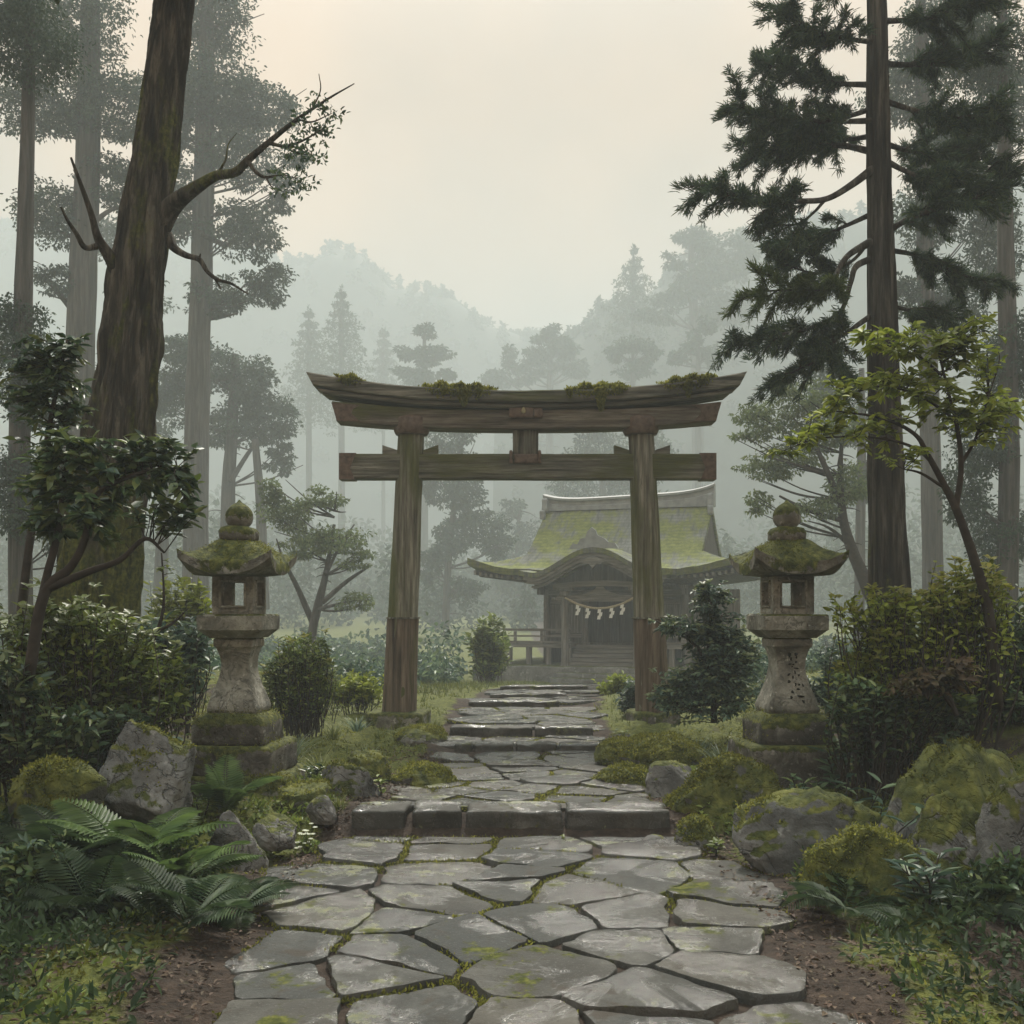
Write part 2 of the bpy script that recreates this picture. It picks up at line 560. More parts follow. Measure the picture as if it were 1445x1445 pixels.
def m_flag():
    g = G('wet flagstone', 0.35, 0.5)
    n1 = g.noise(1.7, 7, 0.65, dist=0.6); n2 = g.noise(13, 6, 0.75); n3 = g.noise(1.5, 6, 0.65, dist=0.5); n4 = g.noise(3.1, 6, 0.7, dist=1.0); n5 = g.noise(60, 3, 0.8)
    col = g.ramp(n1, [(0.3, (0.028, 0.027, 0.024)), (0.5, (0.062, 0.061, 0.054)), (0.7, (0.14, 0.136, 0.12))])
    isl = g.island()
    col = g.mix(g.rng(isl, 0.3, 1, 0.0, 0.6), col, (0.047, 0.052, 0.05))
    col = g.mix(g.rng(isl, 0.0, 0.35, 0.55, 0.0), col, (0.10, 0.09, 0.072))
    col = g.mix(g.rng(n2, 0.5, 0.66, 0, 0.75), col, (0.042, 0.038, 0.03))
    col = g.mix(g.rng(n5, 0.56, 0.68, 0, 0.5), col, (0.17, 0.166, 0.15))
    col = g.mix(g.rng(n4, 0.57, 0.66, 0, 0.7), col, (0.05, 0.038, 0.027))
    wet = g.rng(n3, 0.46, 0.54)
    col = g.mix(g.math('MULTIPLY', wet, 0.35), col, (0.03, 0.03, 0.028))
    mossf = g.rng(g.math('ADD', g.noise(2.3, 6, 0.7), g.math('MULTIPLY', n2, .2)), 0.66, 0.74, 0, 0.9)
    col = g.mix(mossf, col, moss_col(g, 18))
    h = g.math('ADD', g.math('ADD', g.math('MULTIPLY', n2, 0.9), g.math('MULTIPLY', n4, 0.9)), g.math('MULTIPLY', n5, .25))
    g.bump(h, 0.6, 0.022)
    g.put(g.rng(wet, 0, 1, 0.12, 0.6), g.b.inputs['Specular IOR Level'])
    return g.done(col, g.math('ADD', g.rng(wet, 0, 1, 0.6, 0.1), g.math('MULTIPLY', mossf, .4)))
M['flag'] = m_flag()
M['roof'] = None
def m_thatch():
    g = G('mossy shingle roof', 0.9, 0.2)
    n1 = g.noise(0.75, 5, 0.65, g.scaled((1.0, 1.0, 0.55)))
    n2 = g.noise(3.2, 4, 0.7, g.scaled((2.2, 0.4, 0.4)))
    base = g.ramp(n2, [(0.3, (0.11, 0.115, 0.105)), (0.7, (0.27, 0.275, 0.25))])
    f = g.rng(g.math('ADD', n1, g.math('MULTIPLY', n2, 0.35)), 0.58, 0.74, 0.0, 0.95)
    col = g.mix(f, base, g.ramp(g.noise(5, 4, 0.7), [(0.25, (0.09, 0.112, 0.025)), (0.75, (0.28, 0.30, 0.09))]))
    sp = g.n('ShaderNodeSeparateXYZ'); tcn = g.n('ShaderNodeTexCoord'); g.l(tcn.outputs['Object'], sp.inputs[0])
    course = g.math('FRACT', g.math('ADD', g.math('MULTIPLY', sp.outputs[2], 7.0), g.math('MULTIPLY', g.noise(2.0, 3), .35)))
    col = g.mix(g.rng(course, 0.0, 0.25, 0.55, 0.0), col, (0.06, 0.062, 0.04))
    g.bump(g.math('ADD', n2, course), 0.8, 0.08)
    return g.done(col)
M['roof'] = m_thatch()
M['ridge'] = m_plain('grey ridge tile', (0.24, 0.25, 0.25), 0.5, 0.25, 3)
M['shrine_wood'] = m_wood('shrine timber', 2, [(0.3, (0.072, 0.066, 0.058)), (0.5, (0.168, 0.156, 0.138)), (0.7, (0.288, 0.274, 0.246))], 0.1)
M['shrine_beam'] = m_wood('shrine beam timber', 0, [(0.3, (0.069, 0.062, 0.055)), (0.5, (0.163, 0.150, 0.131)), (0.7, (0.275, 0.260, 0.231))], 0.1)
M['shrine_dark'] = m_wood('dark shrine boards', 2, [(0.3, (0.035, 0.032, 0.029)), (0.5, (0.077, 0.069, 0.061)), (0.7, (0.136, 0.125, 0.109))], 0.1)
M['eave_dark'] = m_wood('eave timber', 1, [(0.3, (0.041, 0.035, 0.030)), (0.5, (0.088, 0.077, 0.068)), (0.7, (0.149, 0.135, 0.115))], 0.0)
M['fascia'] = m_wood('fascia timber', 0, [(0.3, (0.086, 0.081, 0.071)), (0.5, (0.172, 0.161, 0.140)), (0.7, (0.265, 0.251, 0.221))], 0.0)
M['cut_stone'] = m_stone('cut step stone', (0.10, 0.10, 0.09), (0.20, 0.20, 0.185), (0.32, 0.32, 0.30), 0.35, 1.2)
M['straw'] = m_plain('rice straw', (0.42, 0.35, 0.22), 0.9, 0.3, 20)
M['paper'] = m_plain('white paper', (0.80, 0.80, 0.76), 0.8, 0.03, 5)
M['ink'] = m_plain('dark engraving', (0.022, 0.021, 0.014), 0.9, 0.3, 20)
M['bark_old'] = m_bark('old cedar bark', (0.014, 0.012, 0.008), (0.055, 0.047, 0.034), (0.165, 0.145, 0.11), 1.0)
M['bark_pine'] = m_bark('pine bark', (0.016, 0.014, 0.011), (0.055, 0.048, 0.038), (0.15, 0.137, 0.112), 0.3)
M['bark_grey'] = m_bark('grey forest bark', (0.03, 0.028, 0.024), (0.07, 0.063, 0.055), (0.12, 0.11, 0.1), 0.1, 0.6)
M['twig'] = m_plain('dark twig bark', (0.04, 0.031, 0.023), 0.85, 0.4, 10)
M['needle'] = m_leaf('dark needles', [(0.030, 0.060, 0.042), (0.046, 0.084, 0.053), (0.068, 0.112, 0.056), (0.101, 0.143, 0.048)], 0.55, 0.25)
M['needle_lit'] = m_leaf('olive needles', [(0.054, 0.088, 0.030), (0.090, 0.128, 0.034), (0.120, 0.162, 0.042)], 0.55, 0.3)
M['leaf_dark'] = m_leaf('dark glossy leaves', [(0.033, 0.068, 0.038), (0.053, 0.097, 0.047), (0.083, 0.138, 0.056), (0.128, 0.178, 0.062), (0.195, 0.227, 0.078)], 0.38, 0.25, 0.5)
M['leaf_olive'] = m_leaf('olive leaves', [(0.064, 0.098, 0.024), (0.115, 0.163, 0.034), (0.172, 0.220, 0.041), (0.245, 0.285, 0.068)], 0.45, 0.35)
M['leaf_yellow'] = m_leaf('yellow green leaves', [(0.103, 0.139, 0.020), (0.177, 0.220, 0.025), (0.259, 0.300, 0.036), (0.341, 0.381, 0.064)], 0.5, 0.4)
M['leaf_pale'] = m_leaf('pale young leaves', [(0.115, 0.144, 0.057), (0.172, 0.201, 0.086), (0.241, 0.265, 0.127)], 0.4, 0.4, 0.5)
M['leaf_lit'] = m_leaf('bright yellow green young leaves', [(0.18, 0.185, 0.03), (0.25, 0.245, 0.045), (0.32, 0.30, 0.08)], 0.45, 0.5, 0.4)
M['leaf_brown'] = m_leaf('rusty leaves', [(0.06, 0.035, 0.018), (0.10, 0.06, 0.025), (0.13, 0.09, 0.03), (0.09, 0.085, 0.025)], 0.6, 0.3)
M['leaf_blue'] = m_leaf('cool green leaves', [(0.047, 0.087, 0.065), (0.070, 0.120, 0.084), (0.109, 0.168, 0.105), (0.203, 0.269, 0.146)], 0.45, 0.3)
M['forest'] = m_leaf('forest foliage', [(0.035, 0.060, 0.041), (0.052, 0.081, 0.052), (0.070, 0.103, 0.057)], 0.7, 0.25, 0.2)
M['forest_pale'] = m_leaf('pale forest foliage', [(0.084, 0.120, 0.055), (0.137, 0.180, 0.072), (0.189, 0.228, 0.094)], 0.7, 0.35, 0.2)
M['fern'] = m_leaf('fern green', [(0.078, 0.138, 0.043), (0.116, 0.186, 0.054), (0.155, 0.235, 0.065)], 0.5, 0.35)
M['fern_dark'] = m_leaf('dark fern green', [(0.03, 0.055, 0.024), (0.045, 0.075, 0.03), (0.065, 0.10, 0.038)], 0.6, 0.35, 0.25)
M['grass'] = m_leaf('grass blades', [(0.058, 0.085, 0.023), (0.117, 0.137, 0.029), (0.182, 0.189, 0.042)], 0.55, 0.35)
M['sedge'] = m_leaf('blue green sedge', [(0.060, 0.096, 0.066), (0.102, 0.144, 0.090), (0.192, 0.228, 0.132)], 0.45, 0.3)
M['mossleaf'] = m_leaf('moss tufts', [(0.078, 0.088, 0.018), (0.156, 0.163, 0.033), (0.286, 0.280, 0.065)], 0.8, 0.55, 0.1)
M['moss_bright'] = m_leaf('hanging moss with painted light', [(0.10, 0.11, 0.02), (0.19, 0.195, 0.035), (0.32, 0.31, 0.07)], 0.8, 0.6, 0.1)  # lighter moss copy: light on the beam pads is put into the colour
M['litter'] = m_leaf('fallen leaves', [(0.05, 0.03, 0.018), (0.09, 0.05, 0.03), (0.12, 0.08, 0.045), (0.07, 0.055, 0.03)], 0.7, 0.1)
M['petal'] = m_leaf('white petals', [(0.62, 0.64, 0.50), (0.75, 0.76, 0.66)], 0.6, 0.3)

# ------------------------------------------------------------------ ground
PROF = np.array([(-60, -.29), (0, -.29), (8.9, -.29), (9.2, -.13), (12.5, -.19), (13.2, -.14), (14.7, -.14), (15.0, -.10), (18.9, -.12),
                 (19.3, -.09), (21, -.1), (23.4, -.14), (28, -.4), (36, -.95), (41, -1.22), (50, -1.3), (90, -1.3), (160, .5), (600, 6.0)])
PXC = np.array([(-20, 0.0), (9, 0.0), (13, .1), (18, .2), (21, .5), (23.5, .8), (32, 2.0), (41, 3.2), (60, 3.5)])
PHW = np.array([(-20, 1.55), (5.5, 1.6), (7, 1.7), (8.9, 1.5), (9.1, 1.35), (12, .98), (15, 1.05), (20, 1.1), (24, 1.1), (41, 1.3)])
def path_x(y): return np.interp(y, PXC[:, 0], PXC[:, 1])
def path_hw(y): return np.interp(y, PHW[:, 0], PHW[:, 1])

def ground_z(x, y):
    x = np.asarray(x, float); y = np.asarray(y, float)
    base = np.interp(y, PROF[:, 0], PROF[:, 1])
    dx = x - path_x(y)
    s = np.abs(dx)
    near = 1 - sstep(17, 26, y)
    bank = (0.62 * sstep(3.0, 5.2, s) + 0.055 * np.maximum(s - 5, 0)) * near + 0.02 * np.maximum(s - 12, 0) * (1 - near)
    lump = fbm(np.stack([x * 1.1, y * 1.1, 0 * x], -1), 4, 3) * 0.10 + np.abs(fbm(np.stack([x * 3.2, y * 3.2, 0 * x], -1), 3, 9)) * 0.055
    off = sstep(0.75, 1.5, s / path_hw(y))
    fl = np.minimum(sstep(0.35, 0.8, np.hypot(x + 2.68, y - 10.45)), sstep(0.35, 0.8, np.hypot(x - 2.70, y - 10.45)))
    pit = 0.15 * (1 - np.minimum(sstep(.45, 1.1, np.hypot(x + 1.75, y - 16.2)), sstep(.4, .9, np.hypot(x - 2.19, y - 16.2))))
    return base - pit + bank + lump * off * fl * (0.25 + 0.75 * near) - 0.03 * (1 - off)

def dense(lo, hi, step, far, grow):
    a = list(np.arange(lo, hi, step)); s = step; r = hi
    while r < far:
        a.append(r); s *= grow; r += s
    a.append(far)
    return np.array(a)
xr = dense(0, 5.5, 0.06, 560, 1.16)
xs = np.concatenate([-xr[:0:-1], xr])
yf = dense(4.0, 17, 0.075, 640, 1.07)
ys = np.concatenate([[-60, -40, -20, -8, 0, 2, 3, 3.5], yf])
gx, gy = np.meshgrid(xs, ys)
gz = ground_z(gx.ravel(), gy.ravel())
mb = MB()
nx, ny = len(xs), len(ys)
ii = np.arange(ny - 1)[:, None] * nx; jj = np.arange(nx - 1)[None, :]
mb.add(np.stack([gx.ravel(), gy.ravel(), gz], -1), np.stack([ii + jj, ii + jj + 1, ii + nx + jj + 1, ii + nx + jj], -1).reshape(-1, 4))

def m_ground():
    g = G('forest floor', 0.85, 0.25)
    at_ = g.n('ShaderNodeAttribute', attribute_name='soil')
    soilf = at_.outputs['Fac']
    n1 = g.noise(1.3, 6, 0.65); n2 = g.noise(11, 5, 0.7); n3 = g.noise(38, 3, 0.7)
    soil = g.ramp(n2, [(0.3, (0.016, 0.011, 0.007)), (0.55, (0.048, 0.032, 0.022)), (0.75, (0.085, 0.06, 0.043))])
    moss = g.ramp(g.math('ADD', g.math('MULTIPLY', n2, 0.6), g.math('MULTIPLY', n3, 0.4)), [(0.3, (0.03, 0.038, 0.008)), (0.5, (0.095, 0.108, 0.02)), (0.7, (0.21, 0.21, 0.045))])
    k = g.math('ADD', n1, g.math('MULTIPLY', soilf, 0.42))
    col = g.mix(g.rng(k, 0.58, 0.74), moss, soil)
    g.bump(g.math('ADD', n2, g.math('MULTIPLY', n3, 0.5)), 0.9, 0.05)
    return g.done(col)
me = mb.mesh('ground')
att = me.attributes.new('soil', 'FLOAT', 'POINT')
sq = np.abs(gx.ravel() - path_x(gy.ravel())) / path_hw(gy.ravel())
soilv = (1 - sstep(0.95, 1.35, sq)) + 1.2 * sstep(1.4, 1.8, sq) * (1 - sstep(7.4, 8.6, gy.ravel())) + 0.5 * sstep(2.6, 4.2, sq) * (gy.ravel() < 16)
att.data.foreach_set('value', soilv.astype(np.float32))
me.materials.append(m_ground())
ground = bpy.data.objects.new('ground', me); COL.objects.link(ground)
tag(ground, kind='structure')

# ------------------------------------------------------------------ stone path
rng = np.random.default_rng(7)
def clip_half(poly, p, nrm):
    out = []
    m = len(poly)
    for i in range(m):
        a, b = poly[i], poly[(i + 1) % m]
        da, db = np.dot(a - p, nrm), np.dot(b - p, nrm)
        if da <= 0: out.append(a)
        if (da < 0) != (db < 0) and da != db:
            out.append(a + (b - a) * (da / (da - db)))
    return out
STEPS = [9.12, 13.35, 14.88, 19.05, 20.95, 23.45]
OUT = []
def flagstones(mb):
    pts, keep = [], []
    y = 2.6
    while y < 40.2:
        st = 0.56 if y < 9 else (0.50 if y < 15 else 0.7)
        hw = path_hw(y); c = path_x(y)
        k = max(2, int(round(2 * hw / (st * 1.25))))
        for i in range(-1, k + 1):
            px = c + (-1 + 2 * (i + 0.5 + rng.uniform(-.45, .45)) / k) * hw
            pts.append((px, y + rng.uniform(-.42, .42) * st))
            keep.append(0 <= i < k)
        y += st
    P = np.array(pts)
    for idx in range(len(P)):
        if not keep[idx]: continue
        p = P[idx]
        if any(-0.10 < s0 - p[1] < 0.06 for s0 in STEPS): continue
        if rng.random() < 0.012: continue
        poly = [p + np.array(v) * 1.0 for v in ((-1, -.8), (1, -.8), (1, .8), (-1, .8))]
        for q in P[np.argsort(np.hypot(*(P - p).T))[1:16]]:
            poly = clip_half(poly, (p + q) / 2, q - p)
            if len(poly) < 3: break
        for s0 in STEPS:     # stones end at the back and the foot of each step
            if abs(p[1] - s0) < 1.0:
                if p[1] > s0: poly = clip_half(poly, np.array((0, s0 + 0.17)), np.array((0, -1.)))
                else: poly = clip_half(poly, np.array((0, s0 - 0.24)), np.array((0, 1.)))
        if len(poly) < 3: continue
        poly = np.array(poly)
        c = poly.mean(0)
        ar = 0.5 * abs(np.dot(poly[:, 0], np.roll(poly[:, 1], 1)) - np.dot(poly[:, 1], np.roll(poly[:, 0], 1)))
        if ar < 0.05: continue
        poly = c + (poly - c) * (1 - rng.uniform(.02, .05) / math.sqrt(ar) * 1.3)
        # subdivide + round + roughen the outline
        nxt = np.roll(poly, -1, 0)
        poly = np.stack([poly * 0.93 + nxt * 0.07, poly * 0.07 + nxt * 0.93], 1).reshape(-1, 2)
        q_ = []
        for i in range(len(poly)):
            e0, e1 = poly[i], poly[(i + 1) % len(poly)]
            kk = max(1, int(np.linalg.norm(e1 - e0) / 0.045))
            q_ += [e0 + (e1 - e0) * (t_ / kk) for t_ in range(kk)]
        poly = np.array(q_)
        dd = poly - c
        rr = fbm(np.column_stack([poly * 5, np.full(len(poly), idx)]), 5, 4) * 0.034
        poly = poly + unit(dd) * rr[:, None]
        OUT.append(poly)
        n = len(poly)
        gz0 = float(np.interp(c[1], PROF[:, 0], PROF[:, 1]))
        # step tops: follow the tread, not the smooth ground under it
        h = 0.004 + rng.uniform(-0.008, 0.02)
        tx, ty = rng.uniform(-.02, .02, 2)
        def ring(s, z):
            q = c + (poly - c) * s
            g0 = np.interp(q[:, 1], PROF[:, 0], PROF[:, 1])
            zz = g0 + z + (q[:, 0] - c[0]) * tx + (q[:, 1] - c[1]) * ty + fbm(np.column_stack([q * 3.5, np.full(n, idx * 3.1)]), 3, 8) * 0.006
            return np.column_stack([q, zz])
        secs = [ring(1.01, -0.10), ring(1.0, h - 0.006), ring(0.988, h), ring(0.95, h + 0.002), ring(0.75, h + 0.003), ring(0.5, h + 0.002), ring(0.25, h + 0.003)]
        mb.rings(secs, closed_bottom=False)
mb = MB(); flagstones(mb)
path = obj('path', mb, M['flag'], sharp=40); tag(path, kind='structure')

# rows of riser stones
def riser(px0, px1, y, ztop, h, dep, label, seed, mat='flag'):
    s = F / y
    x0, x1 = (px0 - CX) / s, (px1 - CX) / s
    mb = MB()
    cx, cyy = (x0 + x1) / 2, y + dep / 2
    rbox(mb, (cx, cyy, ztop - h / 2), ((x1 - x0) / 2 - 0.012, dep / 2, h / 2), min(0.026, h * 0.2), 0.028, 4.6, seed, 15, rng.uniform(-.03, .03), (rng.uniform(-.02, .02), 0))
    o = obj('step_stone', mb, M['flag'], base=(cx, cyy, ztop - h))
    return tag(o, label, 'step stone', 'step stones across the path')
rows = [
 (9.02, -0.10, 0.28, 0.46, [(494, 575, 'short grey step stone at the left end of the nearest wide step, beside soil'),
                            (578, 653, 'squarish grey step stone second from the left in the nearest step'),
                            (655, 796, 'long grey step stone with worn pale top in the middle of the nearest step'),
                            (799, 947, 'longest grey step stone at the right end of the nearest step, by mossy ledge')]),
 (13.28, -0.075, 0.16, 0.34, [(640, 666, 'small dark wedge of stone at the left end of the second step'),
                            (668, 726, 'dark grey step stone left of the middle in the second step'),
                            (728, 787, 'dark grey step stone in the middle of the second step'),
                            (789, 862, 'flat step stone at the right end of the second step, beside moss')]),
 (14.80, -0.035, 0.15, 0.34, [(634, 752, 'wide slab at the left of the third step up the path'),
                            (754, 838, 'narrower slab at the right of the third step, level with the right gate pillar')]),
 (19.0, -0.03, 0.14, 0.4, [(660, 790, 'thin slab of the fourth step, just beyond the gate')]),
 (20.9, -0.045, 0.13, 0.4, [(690, 800, 'thin slab of the fifth step, past the gate beside a grassy mound')]),
 (23.4, -0.07, 0.13, 0.4, [(705, 830, 'thinnest and farthest slab step on the path toward the shrine')]),
]
k = 0
for y, zt, h, dep, items in rows:
    for a, b, lab in items:
        k += 1
        riser(a, b, y, zt, h, dep, lab, k)

# ------------------------------------------------------------------ rocks
def rock(c, size, label, seed, mat='rock', planes=9, sub=5, rz=0.0, cat='rock', name='rock', squash=0.45, smooth_amp=0.07):
    r = np.random.default_rng(seed)
    V, Fs = ico(sub)
    p = V.copy()
    for _ in range(planes):
        nrm = unit(r.normal(size=3) * (1, 1, 0.8)); d = r.uniform(0.52, 0.88)
        ex = np.maximum(p @ nrm - d, 0)
        p = p - ex[:, None] * nrm * 0.92
    p = p * (1 + 0.09 * fbm(p * 1.6 + seed, 3, seed)[:, None] + smooth_amp * 0.75 * fbm(p * 5 + seed, 4, seed + 3)[:, None])
    cre = np.abs(fbm(p * 2.1 + seed * 2.3, 3, seed + 9))
    p = p * (1 - 0.075 * (1 - np.minimum(1, cre * 4.5)))[:, None]
    low = p[:, 2] < -squash
    p[low, 2] = -squash + (p[low, 2] + squash) * 0.1
    p = p * np.array(size)
    cs, sn = math.cos(rz), math.sin(rz)
    p = np.stack([p[:, 0] * cs - p[:, 1] * sn, p[:, 0] * sn + p[:, 1] * cs, p[:, 2]], 1)
    c = np.array(c, float)
    base = c - np.array([0, 0, squash * size[2]])
    mb = MB(); mb.add(p + c, Fs)
    o = obj(name, mb, M[mat], base=base)
    if sub > 3:
        amt = {'rock_moss': 1.0, 'rock_mossy': .8, 'rock': .5}.get(mat, 0)
        if amt: moss_fuzz(o, int(amt * 9000 * min(1.6, size[0] * size[1] * 4)), .028, seed, .45 if amt == 1 else .6, .1 if amt == 1 else .32)
    return tag(o, label, cat)
def rock_px(x0, x1, y0, y1, d, label, seed, mat='rock', depth=0.8, **kw):
    a, b = at(x0, y1, d), at(x1, y0, d)
    sx, sz = (b[0] - a[0]) / 2, (b[2] - a[2])
    sq = kw.pop('squash', 0.45)
    zs = sz / (0.86 + sq)
    c = ((a[0] + b[0]) / 2, d, a[2] + sq * zs - 0.05)
    return rock(c, (sx * 1.13, sx * depth * 1.13, zs * 1.05), label, seed, mat, squash=sq, **kw)
rock_px(124, 276, 1012, 1150, 8.5, 'big leaning grey boulder with a moss cap, left of the left lantern', 11, 'rock', 0.75, planes=12, rz=0.2)
rock_px(20, 152, 1074, 1175, 8.0, 'dark rounded moss covered boulder behind the ferns at the left edge', 12, 'rock_moss')
rock_px(294, 374, 1138, 1222, 7.9, 'grey rock with green moss on its foot, in front of the left lantern steps', 13, 'rock_bare')
rock_px(360, 424, 1143, 1186, 8.4, 'low grey stone by the white flowers, at the left edge of the soil', 14, 'rock_bare')
rock_px(448, 532, 1074, 1124, 9.9, 'grey stone with a pale mossy top beside the mossy corner block', 15, 'rock')
rock_px(482, 548, 1052, 1094, 10.8, 'half buried mossy stone in the lawn, behind another grey stone', 16, 'rock_moss')
rock_px(434, 480, 1120, 1152, 9.1, 'small dark stone at the left end of the nearest step', 17, 'rock_bare')
rock_px(914, 988, 1062, 1122, 10.2, 'pointed grey rock on the moss left of the right lantern', 18, 'rock_bare', planes=12)
rock_px(1034, 1238, 1118, 1250, 7.9, 'large grey boulder with moss on its back, front of the right lantern', 20, 'rock', 0.7, planes=12)
rock_px(1214, 1480, 1022, 1260, 7.7, 'biggest boulder, draped in thick moss, at the right edge', 35, 'rock_mossy', 0.8, planes=13, squash=.5)
rock_px(1262, 1392, 1128, 1268, 7.05, 'angular bare grey rock leaning against the biggest boulder at the right', 36, 'rock', 0.8, planes=13)
rock_px(1372, 1520, 1100, 1290, 6.9, 'dark mossy rock in front of the biggest boulder at the right edge', 37, 'rock', 0.8, planes=12)
rock_px(1138, 1312, 1180, 1300, 6.9, 'low rounded mound of stone wholly covered in moss, lower right', 22, 'rock_moss', squash=0.3, planes=4)
rock_px(946, 1110, 1078, 1178, 9.35, 'broad mossy ledge of stone under the right lantern with a bare broken face', 23, 'rock_moss', 0.7, planes=10)
rock_px(566, 600, 1026, 1046, 13.5, 'dark flat stone in the grass right of the left gate pillar', 24, 'rock_bare')
rock_px(858, 894, 1030, 1054, 13.6, 'little stone between the path and the right gate pillar', 25, 'rock_bare')
for i, (a, b, c_, d_, dd, lab) in enumerate([
    (842, 905, 1040, 1068, 12.2, 'long bright moss hump at the right edge of the path, just before the second step'),
    (880, 990, 1036, 1075, 11.9, 'wide mossy hump in the right verge behind the pointed grey rock'),
    (838, 925, 1076, 1112, 10.9, 'low moss hump beside the brown soil and the white pebble right of the path'),
    (555, 640, 1076, 1108, 10.9, 'bright moss hump at the left edge of the path behind the nearest step'),
    (560, 630, 1022, 1044, 14.2, 'low moss hump right of the mossy stone under the left gate pillar'),
    (395, 470, 1096, 1142, 9.6, 'lumpy moss cushion against the corner block of the left lantern'),
    (955, 1010, 1150, 1190, 8.6, 'small moss cushion at the foot of the mossy ledge, by the soil')]):
    rock_px(a, b, c_, d_, dd, lab, 90 + i, 'rock_moss', 1.0, cat='moss', name='moss_mound', planes=2, squash=.15)
for i, (a, b, c_, d_, dd, lab) in enumerate([(858, 878, 1106, 1113, 10.3, 'white pebble on the brown soil right of the path'),
     (936, 958, 1190, 1202, 8.35, 'white pebble on the soil below the right end of the nearest step'),
     (909, 938, 1170, 1182, 8.7, 'pale flat pebble at the foot of the mossy ledge')]):
    rock_px(a, b, c_, d_, dd, lab, 40 + i, 'rock_bare', cat='pebble', name='pebble', sub=3)

# ------------------------------------------------------------------ torii gate
TD = 16.5
TS = F / TD
tz0 = -0.2
TX = (742.5 - CX) / TS
def tx(px): return (px - CX) / TS - TX
def tz(py): return EYE + (HZ - py) / TS - tz0
tor = thing('torii_gate', 'weathered wooden shrine gate with two leaning pillars and upswept mossy top beam', 'torii gate', (TX, TD, tz0))
def beam_curve(x):     # upswept top line, relative lift
    return 0.27 * (abs(x) / 3.3) ** 2.4
def beam(name, half_t, half_b, zt, h, dep, mat, slope=1.0, n=56, back=0.0, amp=0.012, seed=0, bev=0.02, parent=tor):
    mb = MB()
    secs = []
    for i in range(n + 1):
        u = -1 + 2 * i / n
        xt, xb = u * half_t, u * half_b
        yt, yb = beam_curve(xt) * slope, beam_curve(xb) * slope
        wob = float(fbm([[u * 6, seed, 0.5]], 3, seed)[0]) * amp
        T, B, D = zt + yt + wob, zt + yb - h, dep / 2
        pr = [(-D + bev, T), (D - bev, T), (D, T - bev), (D, B + bev), (D - bev, B), (-D + bev, B), (-D, B + bev), (-D, T - bev)]
        loop = []
        for (yy, zz) in pr:
            f = (T - zz) / max(1e-6, T - B)
            loop.append((xt * (1 - f) + xb * f, yy, zz))
        secs.append(loop)
    mb.rings([np.array(s) for s in secs])
    return obj(name, mb, M[mat], parent, smooth=True, sharp=35)
kz = tz(556)
top = beam('top_beam', 3.36, 3.25, kz, 0.19, 0.66, 'beam', 1.0, seed=2)
beam('lower_lip', 3.21, 3.10, kz - 0.192, 0.075, 0.56, 'beam', 0.97, seed=3, parent=top)
sec = beam('second_beam', 2.985, 2.91, kz - 0.28, 0.30, 0.42, 'beam_brown', 0.62, seed=4)
nk = MB()
rbox(nk, (tx(744.5), 0, tz(659.5)), ((1008 - 481) / 2 / TS, 0.14, 17.5 / TS), 0.02, 0.006, 3, 5, 16)
tie = obj('tie_beam', nk, M['beam_green'], tor)
# end plates
for s in (-1, 1):
    mb = MB()
    for a, b in ((2.98, 2.80),):
        e0, e1 = s * 3.0, s * 2.62
        xx = sorted((e0, e1))
        zt = kz - 0.285 + beam_curve(2.8) * 0.62
        V = []
        for yy in (-0.228, -0.222 + 0.45):
            pass
        pl = [(s * 2.988, zt), (s * 2.56, zt - 0.045), (s * 2.66, zt - 0.10), (s * 2.68, zt - 0.17), (s * 2.55, zt - 0.29), (s * 2.905, zt - 0.28)]
        if s > 0: pl = pl[::-1]
        front = np.array([(x, -0.222, z) for x, z in pl]); bk = front + np.array([0, 0.444, 0])
        mb.rings([bk, front])
    obj('end_plate', mb, M['copper'], sec, sharp=30)
    mb = MB()
    xe = tx(481) if s < 0 else tx(1008)
    pl = [(xe - s * 0.0, tz(641)), (xe - s * 0.26, tz(641)), (xe - s * 0.20, tz(655)), (xe - s * 0.17, tz(662)), (xe - s * 0.24, tz(678)), (xe, tz(678))]
    if s > 0: pl = pl[::-1]
    front = np.array([(x + s * 0.006, -0.147, z) for x, z in pl]); bk = front + np.array([0, 0.294, 0])
    mb.rings([bk, front])
    obj('end_plate', mb, M['copper'], tie, sharp=30)
# strut with emblem plate and clamps
mb = MB(); rbox(mb, (tx(741.5), 0, (tz(594) + tz(643)) / 2), (18 / TS, 0.13, (tz(594) - tz(643)) / 2 + 0.06), 0.012, 0.003, 5, 6, 5)
strut = obj('strut', mb, M['strut'], tor)
mb = MB(); rbox(mb, (tx(735), -0.235, tz(583.5)), (17 / TS, 0.03, 10.2 / TS), 0.012, 0.004, 8, 7, 5)
rbox(mb, (tx(759), -0.232, tz(583.5)), (6.2 / TS, 0.026, 10 / TS), 0.012, 0.004, 8, 8, 5)
ep = obj('emblem_plate', mb, M['copper'], strut)
mb = MB()
th = np.linspace(0, 2 * math.pi, 18, endpoint=False)
tear = [(0.034 * math.sin(t) * (1 - 0.35 * math.cos(t)), 0.052 * math.cos(t)) for t in th]
f_ = np.array([(tx(738.5) + a, -0.277, tz(583.5) + b) for a, b in tear])
mb.rings([f_ + np.array([0, 0.02, 0]), f_, np.array([tx(738.5), -0.281, tz(583.5)]) + (f_ - np.array([tx(738.5), -0.277, tz(583.5)])) * 0.6])
obj('emblem', mb, M['verdigris'], strut)
mb = MB(); rbox(mb, (tx(742), -0.145, tz(649)), (16.5 / TS, 0.018, 6.6 / TS), 0.008, 0.003, 8, 9, 5)
obj('saddle_plate', mb, M['copper'], strut)
